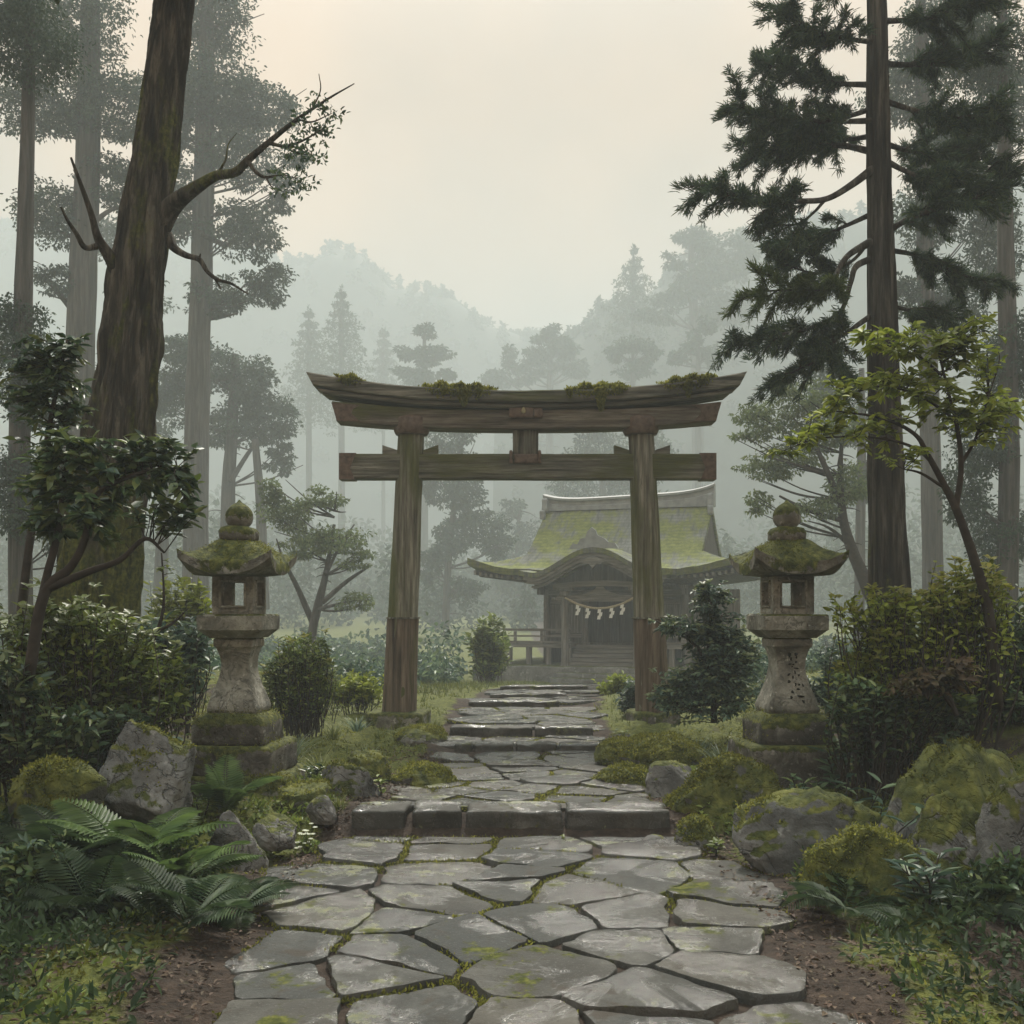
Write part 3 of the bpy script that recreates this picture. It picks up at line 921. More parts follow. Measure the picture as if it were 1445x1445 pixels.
for px in (721, 761):
    mb = MB(); mb.tube(spline([(tx(px), -0.172, tz(656)), (tx(px), -0.178, tz(648)), (tx(px), -0.172, tz(641)), (tx(px), -0.12, tz(639))], 4), [0.027] * 13, 8)
    obj('clamp', mb, M['copper'], strut)
# pillars
for s, (xt_, xb_) in ((-1, (581, 563)), (1, (904, 921.5))):
    X0, X1 = tx(xb_), tx(xt_)
    zb, zt = tz(1004), tz(604)
    mb = MB()
    t = np.linspace(0, 1, 40)
    pts = np.stack([X0 + (X1 - X0) * t, 0 * t, zb + (zt + 0.1 - zb) * t], 1)
    rad = 0.262 - 0.065 * t ** 0.8
    mb.tube(pts, rad, 32, 0.022, 5, 20 + s, True, 0.035)
    pil = obj('pillar', mb, M['pillar'], tor)
    # sleeve of newer brown timber round the foot
    tj = (tz(872) - zb) / (zt - zb)
    t2 = np.linspace(0, tj, 14)
    pts = np.stack([X0 + (X1 - X0) * t2, 0 * t2 - 0.006, zb + (zt - zb) * t2], 1)
    mb = MB(); mb.tube(pts, 0.272 - 0.062 * t2 ** 0.8, 32, 0.02, 5, 30 + s, True, 0.04)
    slv = obj('foot_sleeve', mb, M['sleeve'], pil, sharp=50)
    xj = X0 + (X1 - X0) * tj
    mb = MB(); mb.tube([(xj, -.006, tz(872) - 0.012), (xj, -.006, tz(872) + 0.012)], [0.268, 0.266], 32)
    obj('joint_ring', mb, M['strut'], pil, sharp=40)
    mb = MB()
    zz = np.array([tz(615), tz(614), tz(609), tz(593), tz(591), tz(588)])
    rr = np.array([0.21, 0.25, 0.278, 0.282, 0.268, 0.2])
    mb.tube(np.stack([np.full(6, X1), np.zeros(6), zz], 1), rr, 32, 0.01, 5, 3)
    obj('capital', mb, M['copper'], pil, sharp=40)
    xm = X0 + (X1 - X0) * ((tz(640) - zb) / (zt - zb))
    for q in (-1, 1):
        a, b = xm + q * 0.20, xm + q * 0.43
        mb = MB()
        V = [(a, -.07, tz(641.5)), (b, -.07, tz(641.5)), (b, -.07, tz(629)), (a, -.07, tz(636))]
        V = np.array(V if q > 0 else V[::-1]); mb.rings([V + np.array([0, .14, 0]), V])
        obj('wedge', mb, M['beam_green'], tor, smooth=False)
    mb = MB()
    hw = (0.44, 0.40) if s < 0 else (0.36, 0.36)
    rbox(mb, (X0, 0, zb - 0.14), (hw[0], hw[1], 0.16), 0.05, 0.02, 4, 50 + s, 8, 0.1 * s)
    obj('base_stone', mb, M['lantern_mossy' if s < 0 else 'lantern_base'], tor)
# moss pads on the top beam
def moss_pad(x0, x1, drips, seed):
    r = np.random.default_rng(seed)
    P, A, N = [], [], []
    mb = MB()
    m = 150
    for x in np.linspace(x0, x1, m):
        e = min(1, (x - x0) / 0.25, (x1 - x) / 0.25); e = max(0.05, e)
        for _ in range(int(34 * e) + 3):
            xx = x + r.normal() * 0.02
            zt = kz + beam_curve(xx)
            yy = r.uniform(-0.34, 0.2)
            hang = abs(r.normal()) * 0.05 * e if yy < -0.29 else 0
            for dx, dl, dw in drips:
                if yy < -0.29 and abs(xx - dx) < dw: hang = max(hang, r.uniform(0, dl) * (1 - abs(xx - dx) / dw))
            P.append((xx, min(yy, -0.315) - 0.01 if hang > 0.02 else yy, zt + (0.075 * e + 0.025 * math.sin(xx * 23)) * r.uniform(0, 1) * (hang < .02) - hang))
            A.append((r.normal() * .5, -abs(r.normal()) * .4 if hang > 0.02 else r.normal() * .4, -0.7 if hang > 0.02 else 0.8))
            N.append(r.normal(size=3))
    for dx, dl, dw in drips:
        for _ in range(int(900 * dl * dw / .02) + 60):
            f = r.uniform(0, 1) ** .8
            xx = dx + r.normal() * dw * .45 * (1 - f * .75)
            P.append((xx, -0.345 - r.uniform(0, .03), kz + beam_curve(xx) + .02 - f * dl * 1.25)); A.append((r.normal() * .3, -.35, -.8)); N.append((r.normal() * .5, -1, r.normal() * .5))
    P = np.array(P)
    mb.leaves(P, np.array(A), np.array(N), r.uniform(.03, .065, len(P)), r.uniform(.018, .034, len(P)))
    tag(obj('moss_patch', mb, M['moss_bright'], top), kind='stuff')
moss_pad(tx(478), tx(516), [(tx(494), .05, .1)], 1)
moss_pad(tx(596), tx(700), [(tx(656), .2, .12), (tx(678), .09, .06), (tx(630), .06, .1)], 2)
moss_pad(tx(797), tx(886), [(tx(845), .27, .09), (tx(802), .1, .05), (tx(870), .07, .1)], 3)
moss_pad(tx(926), tx(1008), [(tx(966), .19, .06), (tx(985), .06, .1)], 4)

# ------------------------------------------------------------------ stone lanterns
def sq_loop(h, z, n=8, cr=0.12, chamf=0.0):
    """square loop of half size h with rounded corners; n points per side."""
    c = h * cr
    pts = []
    for k in range(4):
        a0 = k * math.pi / 2
        e = np.linspace(-(h - c), h - c, n)
        side = np.stack([np.full(n, h), e], 1)
        ca = np.linspace(0, math.pi / 2, 4)[1:-1]
        cor = np.stack([h - c + c * np.cos(ca), h - c + c * np.sin(ca)], 1)
        p = np.vstack([side, cor])
        cs, sn = math.cos(a0), math.sin(a0)
        pts.append(np.stack([p[:, 0] * cs - p[:, 1] * sn, p[:, 0] * sn + p[:, 1] * cs], 1))
    p = np.vstack(pts)
    return np.column_stack([p, np.full(len(p), z)])
def sq_solid(mb, prof, amp=0.008, freq=5, seed=0, n=8, cr=0.1, sub=3):
    pr = []
    for (z0, h0), (z1, h1) in zip(prof[:-1], prof[1:]):
        kk = max(1, int(math.hypot(z1 - z0, h1 - h0) / 0.035))
        for i in range(kk): pr.append((z0 + (z1 - z0) * i / kk, h0 + (h1 - h0) * i / kk))
    pr.append(prof[-1])
    # close the top and bottom with shrinking loops
    pr = [(pr[0][0], pr[0][1] * 0.02)] + [(pr[0][0], pr[0][1] * 0.6)] + pr + [(pr[-1][0], pr[-1][1] * 0.6), (pr[-1][0], pr[-1][1] * 0.02)]
    secs = []
    for z, h in pr:
        s = sq_loop(h, z, n, cr)
        nn = fbm(s * freq + seed * 3.7, 3, seed) * amp
        s = s + np.column_stack([unit(s[:, :2]) * nn[:, None], nn * 0.5])
        secs.append(s)
    mb.rings(secs)
def slab(z0, z1, h, b=0.02):
    return [(z0, h - b), (z0 + b, h), (z1 - b, h), (z1, h - b)]

def lantern(loc, rz, label, seed, right=False):
    L = thing('stone_lantern', label, 'stone lantern', loc, rz, 'stone lanterns flanking the path')
    z = loc[2]
    def Z(v): return v - z
    g = 0.0
    mb = MB(); sq_solid(mb, slab(-0.3, Z(0.03), 0.53, 0.03), 0.02, 4, seed, 10)
    if not right:
        obj('base_slab', mb, M['lantern_base'], L)
        mb = MB()       # extra corner block in front of the base, on the path side
        rbox(mb, (0.42, -0.42, Z(-0.10)), (0.24, 0.22, 0.16), 0.06, 0.03, 4, seed + 1, 8)
        moss_fuzz(obj('corner_block', mb, M['lantern_mossy'], L), 1500, .024, seed, .5, .05, 5)
    mb = MB(); sq_solid(mb, slab(-0.25 if right else Z(0.02), Z(0.315), 0.465, 0.025), 0.018, 4, seed + 2, 10)
    moss_fuzz(obj('base_slab', mb, M['lantern_base'], L), 2600, .022, seed + 1, .6, .25, 5)
    mb = MB(); sq_solid(mb, [(Z(0.31), 0.345), (Z(0.33), 0.36), (Z(0.5), 0.36), (Z(0.56), 0.335), (Z(0.605), 0.27)], 0.016, 4, seed + 3, 10, 0.18)
    moss_fuzz(obj('base_slab', mb, M['lantern_base'], L), 2400, .02, seed + 2, .4, .1, 5)
    mb = MB()
    prof = [(Z(0.60), 0.235), (Z(0.635), 0.25), (Z(0.68), 0.245), (Z(0.78), 0.212), (Z(0.9), 0.168), (Z(1.02), 0.145), (Z(1.12), 0.146), (Z(1.2), 0.165), (Z(1.235), 0.18),
            (Z(1.25), 0.197), (Z(1.318), 0.197), (Z(1.33), 0.18)]
    pp = spline(prof[:9], 3).tolist() + prof[9:]
    sq_solid(mb, [tuple(q) for q in pp], 0.006, 5, seed + 4, 9, 0.12)
    post = obj('post', mb, M['lantern'], L, sharp=42)
    if right:
        # worn carving down the front of the post: (x, py, half width, half height, turn) read off the stone
        zoom = [(470, 320, 26, 50, .15), (505, 395, 16, 34, .0), (590, 305, 30, 30, 0), (605, 360, 14, 30, .1), (605, 450, 20, 22, .3), (485, 492, 32, 14, .25),
                (550, 497, 22, 12, .3), (530, 535, 16, 12, .5), (612, 570, 46, 12, -.1), (578, 640, 12, 34, .1), (460, 680, 36, 16, .7), (650, 695, 20, 17, -.4),
                (538, 735, 11, 30, -.2), (455, 810, 30, 26, .6), (572, 865, 14, 32, 0), (640, 868, 18, 20, -.5), (710, 880, 10, 32, .2), (500, 1000, 24, 30, .4),
                (465, 1095, 22, 28, 0), (640, 1080, 66, 20, -.1), (610, 950, 34, 14, 0), (680, 1170, 14, 34, .5)]
        mb = MB()
        zs = np.array([q[0] for q in pp]); hs = np.array([q[1] for q in pp])
        for X, Y, a, b, tn in zoom:
            px = 1080 + X / 13.14; py = 900 + Y / 13.14
            zc = Z(EYE + (HZ - py) / (F / (loc[1] - 0.18)))
            xc = (px - 1119.5) / 146.0
            loop = []
            for tt in np.linspace(0, 2 * math.pi, 10, endpoint=False):
                u = a / 13.14 / 146 * math.cos(tt) * (1 + .25 * math.cos(3 * tt + X)); v = b / 13.14 / 146 * math.sin(tt)
                u, v = u * math.cos(tn) - v * math.sin(tn), u * math.sin(tn) + v * math.cos(tn)
                h = float(np.interp(zc + v, zs, hs))
                loop.append((xc + u, -h - 0.009, zc + v))
            loop = np.array(loop)
            mb.rings([loop + np.array([0, 0.012, 0]), loop])
        obj('lettering', mb, M['ink'], post)
    mb = MB(); sq_solid(mb, [(Z(1.33), 0.225), (Z(1.345), 0.24), (Z(1.405), 0.305), (Z(1.41), 0.315), (Z(1.545), 0.315), (Z(1.56), 0.30)], 0.008, 5, seed + 5, 10, 0.07)
    obj('platform', mb, M['lantern'], L, sharp=42)
    # fire box: corner posts, sills and window frames
    zb, zt, h = Z(1.56), Z(1.93), 0.207
    mb = MB()
    w = 0.112          # half opening
    o0, o1 = zb + 0.085, zt - 0.06
    for sx in (-1, 1):
        for sy in (-1, 1):
            rbox(mb, (sx * (h + w) / 2, sy * (h + w) / 2, (zb + zt) / 2), ((h - w) / 2, (h - w) / 2, (zt - zb) / 2), 0.012, 0.004, 7, seed + 6, 4)
    for za, zc in ((zb, o0), (o1, zt)):
        for q in range(4):
            c = [0, 0]; hh = [0, 0]
            c[q // 2] = (1 if q % 2 else -1) * (h - 0.043); hh[q // 2] = 0.036; hh[1 - q // 2] = w + 0.01
            rbox(mb, (c[0], c[1], (za + zc) / 2), (hh[0], hh[1], (zc - za) / 2 - 0.001), 0.006, 0.002, 7, seed + 7, 4)
    fb = obj('fire_box', mb, M['lantern'], L, sharp=42)
    for q in range(4):
        mb = MB()
        ax = q // 2; sg = 1 if q % 2 else -1
        def fr(u0, u1, z0, z1):
            c = [0, 0]; hh = [0, 0]
            c[ax] = sg * (h - 0.004); hh[ax] = 0.014; c[1 - ax] = (u0 + u1) / 2; hh[1 - ax] = (u1 - u0) / 2
            rbox(mb, (c[0], c[1], (z0 + z1) / 2), (hh[0], hh[1], (z1 - z0) / 2), 0.005, 0.002, 9, seed + 8, 3)
        t = 0.022
        fr(-w - t, -w, o0 - t, o1 + t); fr(w, w + t, o0 - t, o1 + t); fr(-w + .001, w - .001, o0 - t, o0); fr(-w + .001, w - .001, o1, o1 + t)
        obj('window_frame', mb, M['lantern'], fb)
    # roof: swept, with curled corners
    n = 40
    u = np.linspace(-1, 1, n + 1)
    U, Vv = np.meshgrid(u, u)
    r = np.maximum(np.abs(U), np.abs(Vv))
    r = 0.55 * r + 0.45 * (np.abs(U) ** 4 + np.abs(Vv) ** 4) ** 0.25
    r = r / r.max() if False else np.minimum(r, 1.09)
    H = 0.425
    ze, zp = Z(2.015), Z(2.295)
    f = 1 - np.clip((r - 0.26) / 0.80, 0, 1) ** 1.45
    cup = (np.abs(U) * np.abs(Vv)) ** 2.4 * 0.165
    zt_ = ze + (zp - ze) * f + cup
    sh = 1 + 0.07 * (np.abs(U) * np.abs(Vv)) ** 3
    zt_ += fbm(np.stack([U.ravel() * 3, Vv.ravel() * 3, 0 * U.ravel() + seed], -1), 3, seed).reshape(U.shape) * 0.014
    zbm = Z(1.925) + np.maximum(0, r - 0.45) * 0.03 + cup * 0.95
    Vt = np.stack([U * H * sh, Vv * H * sh, zt_], -1).reshape(-1, 3)
    Vb = np.stack([U * H * sh * .985, Vv * H * sh * .985, zbm], -1).reshape(-1, 3)
    m = n + 1
    ii = np.arange(n)[:, None] * m; jj = np.arange(n)[None, :]
    Qt = np.stack([ii + jj, ii + jj + 1, ii + m + jj + 1, ii + m + jj], -1).reshape(-1, 4)
    Qb = Qt[:, ::-1] + m * m
    per = list(range(0, n)) + [i * m + n for i in range(n)] + [n * m + i for i in range(n, 0, -1)] + [i * m for i in range(n, 0, -1)]
    pa = np.array(per); pb = np.roll(pa, -1)
    Qr = np.stack([pa + m * m, pb + m * m, pb, pa], -1)
    mb = MB(); mb.add(np.vstack([Vt, Vb]), np.vstack([Qt, Qb, Qr]))
    ro = obj('roof', mb, M['lantern_mossy'], L, sharp=48)
    moss_fuzz(ro, 3600, .018, seed, .5, .12, 5)
    # finial
    mb = MB(); sq_solid(mb, [(Z(2.27), 0.14), (Z(2.30), 0.165), (Z(2.37), 0.17), (Z(2.405), 0.145), (Z(2.42), 0.10)], 0.01, 6, seed + 9, 6, 0.45)
    fin = obj('finial_ring', mb, M['lantern_mossy'], L)
    mb = MB()
    zz = np.array([2.40, 2.415, 2.44, 2.48, 2.53, 2.58, 2.62, 2.645, 2.66, 2.685]); rr = np.array([.07, .085, .112, .13, .133, .118, .085, .05, .026, .006])
    sp = spline(np.stack([zz, rr], 1), 3)
    mb.tube(np.stack([0 * sp[:, 0], 0 * sp[:, 0], sp[:, 0] - z], 1), np.maximum(sp[:, 1], .004), 24, 0.04, 8, seed)
    obj('finial_jewel', mb, M['lantern_mossy'], L)
    return L
lz = -0.17
lantern((-2.68, 10.45, lz), R(-4), 'mossy stone lantern left of the path, with three stepped base stones behind the ferns', 60)
lantern((2.70, 10.45, lz), R(4), 'mossy stone lantern right of the path, with carved writing down its post', 75, True)
# ------------------------------------------------------------------ shrine
SD = 46.0
S = thing('shrine', 'timber shrine with a swept mossy roof and arched porch gable, beyond the gate in mist', 'shrine', (5.0, SD, -1.26), R(-19))
A_, B_, XG, ZE, ZR = 5.6, 4.7, 3.35, 4.42, 7.35
def zf(y): return ZE + (ZR - ZE) * (1 - np.clip(np.abs(y) / B_, 0, 1)) ** 1.45
HG = 5.35
def zs(x): return ZE + (HG - ZE) * (1 - np.clip((np.abs(x) - XG) / (A_ - XG), 0, 1)) ** 1.35
def corner(x, y): return 0.5 * (np.abs(x) / A_) ** 4 * (np.abs(y) / B_) ** 3 + 0.12 * (np.abs(x) / A_) ** 3
def patch(mb, X, Y, Zf, th=0.26):
    U, V = np.meshgrid(X, Y)
    Z = Zf(U, V) + corner(U, V)
    Z = Z + fbm(np.stack([U.ravel() * 1.3, V.ravel() * 1.3, 0 * U.ravel()], -1), 3, 5).reshape(U.shape) * 0.035
    t = np.stack([U, V, Z], -1).reshape(-1, 3); b = t - np.array([0, 0, th])
    m, n = len(X), len(Y)
    ii = np.arange(n - 1)[:, None] * m; jj = np.arange(m - 1)[None, :]
    Qt = np.stack([ii + jj, ii + jj + 1, ii + m + jj + 1, ii + m + jj], -1).reshape(-1, 4)
    per = list(range(m - 1)) + [i * m + m - 1 for i in range(n - 1)] + [(n - 1) * m + i for i in range(m - 1, 0, -1)] + [i * m for i in range(n - 1, 0, -1)]
    pa = np.array(per); pb = np.roll(pa, -1); o = m * n
    mb.add(np.vstack([t, b]), np.vstack([Qt, Qt[:, ::-1] + o, np.stack([pa + o, pb + o, pb, pa], -1)]))
mb = MB()
Y = np.linspace(-B_, B_, 60)
patch(mb, np.linspace(-XG - .3, XG + .3, 50), Y, lambda x, y: zf(y))
for s in (-1, 1):
    patch(mb, np.linspace(s * (XG - .02), s * A_, 22) if s > 0 else np.linspace(-A_, -XG + .02, 22), Y, lambda x, y: np.minimum(zf(y), zs(x)) - 0.012)
roof = obj('roof', mb, M['roof'], S, sharp=50)
for s in (-1, 1):
    ys_ = np.linspace(-2.25, 2.25, 25)
    lo = np.array([(s * (XG + .12), y, HG - 0.35) for y in ys_]); hi = np.array([(s * (XG + .12), y, max(zf(y) - 0.2, HG - 0.34)) for y in ys_])
    loop = np.vstack([lo, hi[::-1]]); mb = MB(); mb.rings([loop, loop + np.array([s * .1, 0, 0])] if s < 0 else [loop + np.array([.1, 0, 0]), loop])
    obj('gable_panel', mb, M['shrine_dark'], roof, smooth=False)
mb = MB()
secs = []
for x in np.linspace(-3.75, 3.75, 31):
    up = 0.28 * (abs(x) / 3.75) ** 5 + 0.10 * (x / 3.75)
    pr = [(-.26, ZR - .12), (.26, ZR - .12), (.26, ZR + .1), (.2, ZR + .12), (.2, ZR + .3), (.3, ZR + .33), (.3, ZR + .42), (0, ZR + .5), (-.3, ZR + .42), (-.3, ZR + .33), (-.2, ZR + .3), (-.2, ZR + .12), (-.26, ZR + .1)]
    secs.append(np.array([(x, yy, zz + (up if zz > ZR - .1 else 0)) for yy, zz in pr]))
mb.rings(secs)
rg = obj('ridge', mb, M['ridge'], roof, sharp=30)
for s in (-1, 1):
    mb = MB()
    rbox(mb, (s * 3.62, -0.38, ZR + .12), (.13, .12, .3), .06, .01, 4, 3, 5); rbox(mb, (s * 3.66, -0.62, ZR - .32), (.12, .12, .2), .06, .01, 4, 4, 5)
    obj('ridge_end', mb, M['ridge'], rg)
# eaves, brackets and rafters
mb = MB()
def rect(hx, hy, z): return np.array([(-hx, -hy, z), (hx, -hy, z), (hx, hy, z), (-hx, hy, z)])
mb.rings([rect(3.05, 2.65, 3.7), rect(3.3, 2.9, 3.85), rect(3.3, 2.9, 3.95), rect(5.2, 4.3, 4.22), rect(5.25, 4.35, 4.3)])
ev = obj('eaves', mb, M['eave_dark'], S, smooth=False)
for x in np.linspace(-5.3, 5.3, 46):
    if abs(x) <= 1.9: continue
    mb = MB(); mb.box(x - .05, x + .05, -4.62, -3.0, 4.06 + .3 * (abs(x) / 5.6) ** 4, 4.15 + .42 * (abs(x) / 5.6) ** 4)
    obj('rafter', mb, M['fascia'], ev, smooth=False)
for x in (-3.0, 3.0):
    mb = MB(); mb.box(x - .12, x + .12, -3.6, -2.9, 3.72, 3.86); mb.box(x - .09, x + .09, -3.2, -2.7, 3.5, 3.715)
    obj('bracket', mb, M['shrine_wood'], ev, smooth=False)
# platform, steps, deck
mb = MB(); rbox(mb, (-0.2, -1.2, 0.24), (5.0, 4.0, 0.43), .04, .02, 1.5, 3, 14); obj('stone_platform', mb, M['cut_stone'], S)
for i in range(3):
    mb = MB(); rbox(mb, (0.0, -5.36 - 0.36 * (2 - i), -0.02 + .18 * i - .1), (1.75 - .05 * i, .22, .19), .025, .008, 2, 5 + i, 8); obj('stone_step', mb, M['cut_stone'], S)
mb = MB(); mb.box(-2.85, 2.85, -2.35, 2.4, .6, 1.5); obj('floor_base', mb, M['shrine_dark'], S, smooth=False)
for s in (-1, 1):
    a, b = sorted((s * (4.9 if s < 0 else 4.1), s * 1.32))
    mb = MB(); mb.box(a, b, -4.35, -2.36, 1.36, 1.5)
    dk = obj('veranda', mb, M['fascia'], S, smooth=False)
    for x in np.linspace(a + .12, b - .12, 5):
        mb = MB(); mb.box(x - .1, x + .1, -4.3, -4.1, .6, 1.358); obj('veranda_post', mb, M['shrine_wood'], dk, smooth=False)
    mb = MB()
    mb.box(a, b, -4.33, -4.25, 2.02, 2.12); mb.box(a, b, -4.32, -4.26, 1.78, 1.85); mb.box(a, b, -4.33, -4.25, 1.56, 1.62)
    for x in np.linspace(a + .1, b - .1, 4): mb.box(x - .05, x + .05, -4.345, -4.235, 1.5, 2.015 if a + .2 < x < b - .2 else 2.3)
    obj('railing', mb, M['shrine_beam'], dk, smooth=False)
for i in range(5):
    mb = MB(); mb.box(-1.28, 1.28, -4.75 + .24 * i, -3.4, .66 + .165 * i, .80 + .165 * i); obj('stair_tread', mb, M['fascia'], S, smooth=False)
# body
for s in (-1, 1):
    a, b = sorted((s * 2.85, s * 1.2))
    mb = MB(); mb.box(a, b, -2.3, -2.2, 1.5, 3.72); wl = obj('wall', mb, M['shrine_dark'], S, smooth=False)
    mb = MB(); mb.box(a + .05, b - .05, -2.33, -2.29, 1.9, 3.1); obj('shutter', mb, M['shrine_wood'], wl, smooth=False)
    mb = MB(); mb.box(s * 2.85 - .05, s * 2.85 + .05, -2.2, 2.4, 1.5, 3.72); obj('wall', mb, M['shrine_dark'], S, smooth=False)
    mb = MB(); mb.box(a, b, -2.36, -2.26, 3.12, 3.3); mb.box(a, b, -2.36, -2.26, 1.72, 1.86); obj('wall_rail', mb, M['shrine_beam'], wl, smooth=False)
    for x, y, z0, z1, nm in ((s * 2.9, -2.42, .6, 3.75, 'column'), (s * 1.24, -2.42, 1.4, 3.75, 'column'), (s * 1.45, -4.72, .62, 3.45, 'porch_column')):
        mb = MB(); mb.tube([(x, y, z0), (x, y, z0 + .12), (x, y, z0 + .13), (x, y, z1)], [.21, .2, .15, .14], 14); cl_ = obj(nm, mb, M['shrine_wood'], S, sharp=40)
        if nm == 'porch_column':
            mb = MB(); rbox(mb, (x, y, 3.52), (.2, .2, .1), .03, 0, 1, 1, 3); rbox(mb, (x, y - .0, 3.7), (.34, .13, .08), .03, 0, 1, 1, 3); rbox(mb, (x + s * .3, y, 3.3), (.24, .07, .07), .03, 0, 1, 1, 3)
            obj('bracket', mb, M['shrine_wood'], cl_)
    mb = MB(); x0, x1 = sorted((s * 2.95, s * 5.0)); mb.box(x0, x1, -1.7, -1.6, .55, 3.7); mb.box(x0, x1, -1.78, -1.62, 2.2, 2.36); mb.box(x0, x1, -1.78, -1.62, 3.2, 3.4)
    if s > 0: obj('side_wing', mb, M['shrine_wood'], S, smooth=False)
mb = MB(); mb.box(-2.2, 2.2, -1.6, -1.5, 1.5, 3.72); mb.box(-.03, .03, -1.64, -1.6, 1.5, 3.5)
obj('inner_door', mb, M['shrine_dark'], S, smooth=False)
mb = MB(); mb.box(-2.95, 2.95, -2.52, -2.3, 3.42, 3.72); obj('lintel', mb, M['shrine_beam'], S, smooth=False)
# arched porch gable
def kara(x, W=2.95):
    u = np.abs(x) / W
    return np.where(u < .82, 0.95 * (0.5 + 0.5 * np.cos(np.pi * u / .82)) ** 0.85, 0.0) + 0.10 * np.clip(u - .8, 0, 1) / .2
def arch(name, W, z0, th, y0, y1, mat, par, thin=0.0):
    mb = MB(); secs = []
    xs_ = np.linspace(-W, W, 49)
    for x in xs_:
        zt = z0 + float(kara(x, 2.95)); t = th * (1 - thin * abs(x) / W)
        secs.append(np.array([(x, y0, zt - t), (x, y0, zt), (x, y1, zt + (0.10 if mat == 'roof' else 0)), (x, y1, zt - t)]))
    mb.rings(secs)
    return obj(name, mb, M[mat], par, sharp=40)
pr = arch('porch_roof', 2.95, 4.3, .2, -6.0, -3.4, 'roof', S)
arch('barge_board', 2.8, 4.095, .13, -5.93, -5.8, 'fascia', pr)
arch('barge_board', 2.68, 3.96, .16, -5.85, -5.7, 'shrine_beam', pr, .3)
arch('barge_board', 2.5, 3.795, .09, -5.75, -5.6, 'fascia', pr)
mb = MB(); secs = []
for x in np.linspace(-2.0, 2.0, 33):
    secs.append(np.array([(x, -4.85, 3.78), (x, -4.85, 3.80 + float(kara(x)) - .1 + .02), (x, -4.75, 3.80 + float(kara(x)) - .1 + .02), (x, -4.75, 3.78)]))
mb.rings(secs); obj('gable_infill', mb, M['shrine_dark'], pr, smooth=False)
mb = MB(); secs = []
for x in np.linspace(-1.9, 1.9, 25):
    b = .14 * (1 - (x / 1.9) ** 2)
    secs.append(np.array([(x, -4.9, 3.76 + b - .1), (x, -4.9, 3.76 + b + .12), (x, -4.6, 3.76 + b + .12), (x, -4.6, 3.76 + b - .1)]))
mb.rings(secs); obj('arched_beam', mb, M['fascia'], pr, smooth=False)
mb = MB(); mb.box(-1.75, 1.75, -4.82, -4.62, 3.2, 3.44); obj('porch_beam', mb, M['shrine_beam'], S, smooth=False)
mb = MB(); prf = [(-.75, 3.45), (.75, 3.45), (.55, 3.52), (.3, 3.6), (.12, 3.78), (-.12, 3.78), (-.3, 3.6), (-.55, 3.52)]
l_ = np.array([(x, -4.88, z) for x, z in prf]); mb.rings([l_ + np.array([0, .12, 0]), l_]); obj('carved_strut', mb, M['fascia'], pr, smooth=False)
mb = MB(); prf = [(-.5, 4.72), (-.3, 4.60), (-.15, 4.62), (0, 4.45), (.15, 4.62), (.3, 4.60), (.5, 4.72), (0, 4.95)]
l_ = np.array([(x, -5.97, z) for x, z in prf]); mb.rings([l_ + np.array([0, .06, 0]), l_]); obj('gable_pendant', mb, M['fascia'], pr, smooth=False)
mb = MB(); prf = [(-.95, 5.2), (-.8, 5.42), (-.62, 5.38), (-.5, 5.58), (-.3, 5.62), (-.22, 5.86), (-.05, 6.02), (.1, 5.9), (.16, 5.72), (.45, 5.58), (.6, 5.44), (.85, 5.4), (.98, 5.2)]
l_ = np.array([(x, -5.92, z) for x, z in prf]); mb.rings([l_ + np.array([0, .14, 0]), l_]); mb.box(-.14, .14, -5.78, -2.8, 5.2, 5.52); obj('gable_crest', mb, M['ridge'], pr, smooth=False)
# rope with paper streamers, hung between the porch columns
Rm = Matrix.Rotation(R(-19), 4, 'Z')
rp = thing('sacred_rope', 'sagging straw rope with white zigzag paper streamers across the shrine porch', 'rope', (5.0, SD, -1.26), R(-19))
xs_ = np.linspace(-1.38, 1.38, 31)
def rz_(x): return 3.35 - .42 * (1 - (x / 1.38) ** 2)
mb = MB(); mb.tube(np.stack([xs_, 0 * xs_ - 4.93, rz_(xs_)], 1), .045, 8, .15, 20, 3); obj('rope', mb, M['straw'], rp)
for x in (-.86, -.46, 0.02, .5, .92):
    mb = MB(); z = rz_(x) - .03
    for i in range(3):
        o = (.0, .05, -.01)[i]; w = .065
        z0, z1 = z - i * .125, z - i * .125 - .15
        V = np.array([(x + o - w, -4.95 - i * .006, z0), (x + o + w, -4.95 - i * .006, z0), (x + o + w - .03, -4.95 - i * .006, z1), (x + o - w - .03, -4.95 - i * .006, z1)])
        mb.rings([V[::-1] + np.array([0, .004, 0]), V[::-1]])
    obj('paper_streamer', mb, M['paper'], rp, smooth=False)

# ------------------------------------------------------------------ vegetation helpers
def clump(mb, c, rad, n, L, Wd, r, droop=0.15, up=0.7):
    u = unit(r.normal(size=(n, 3)))
    rr = r.uniform(.15, 1, n)[:, None] ** 0.45
    P = np.asarray(c) + u * np.asarray(rad) * rr
    A = unit(u * 0.7 + r.normal(size=(n, 3)) * .6 + np.array([0, 0, -droop]))
    N = unit(u * 0.35 + np.array([0, 0, up]) + r.normal(size=(n, 3)) * .55)
    mb.leaves(P, A, N, L * r.uniform(.6, 1.25, n), Wd * r.uniform(.6, 1.25, n))
def lobed(mb, c, rad, lobes, n, L, Wd, r, lobe=0.38, droop=.15, flat=.75):
    """a crown mass broken into lobes with gaps between them."""
    rad = np.asarray(rad, float)
    for _ in range(lobes):
        u = unit(r.normal(size=3)) * r.uniform(.25, 1) ** .5
        k = lobe * r.uniform(.6, 1.3)
        clump(mb, np.asarray(c) + u * rad * (1 - k * .6), rad * k * np.array([1.15, 1.15, flat]), n, L, Wd, r, droop)
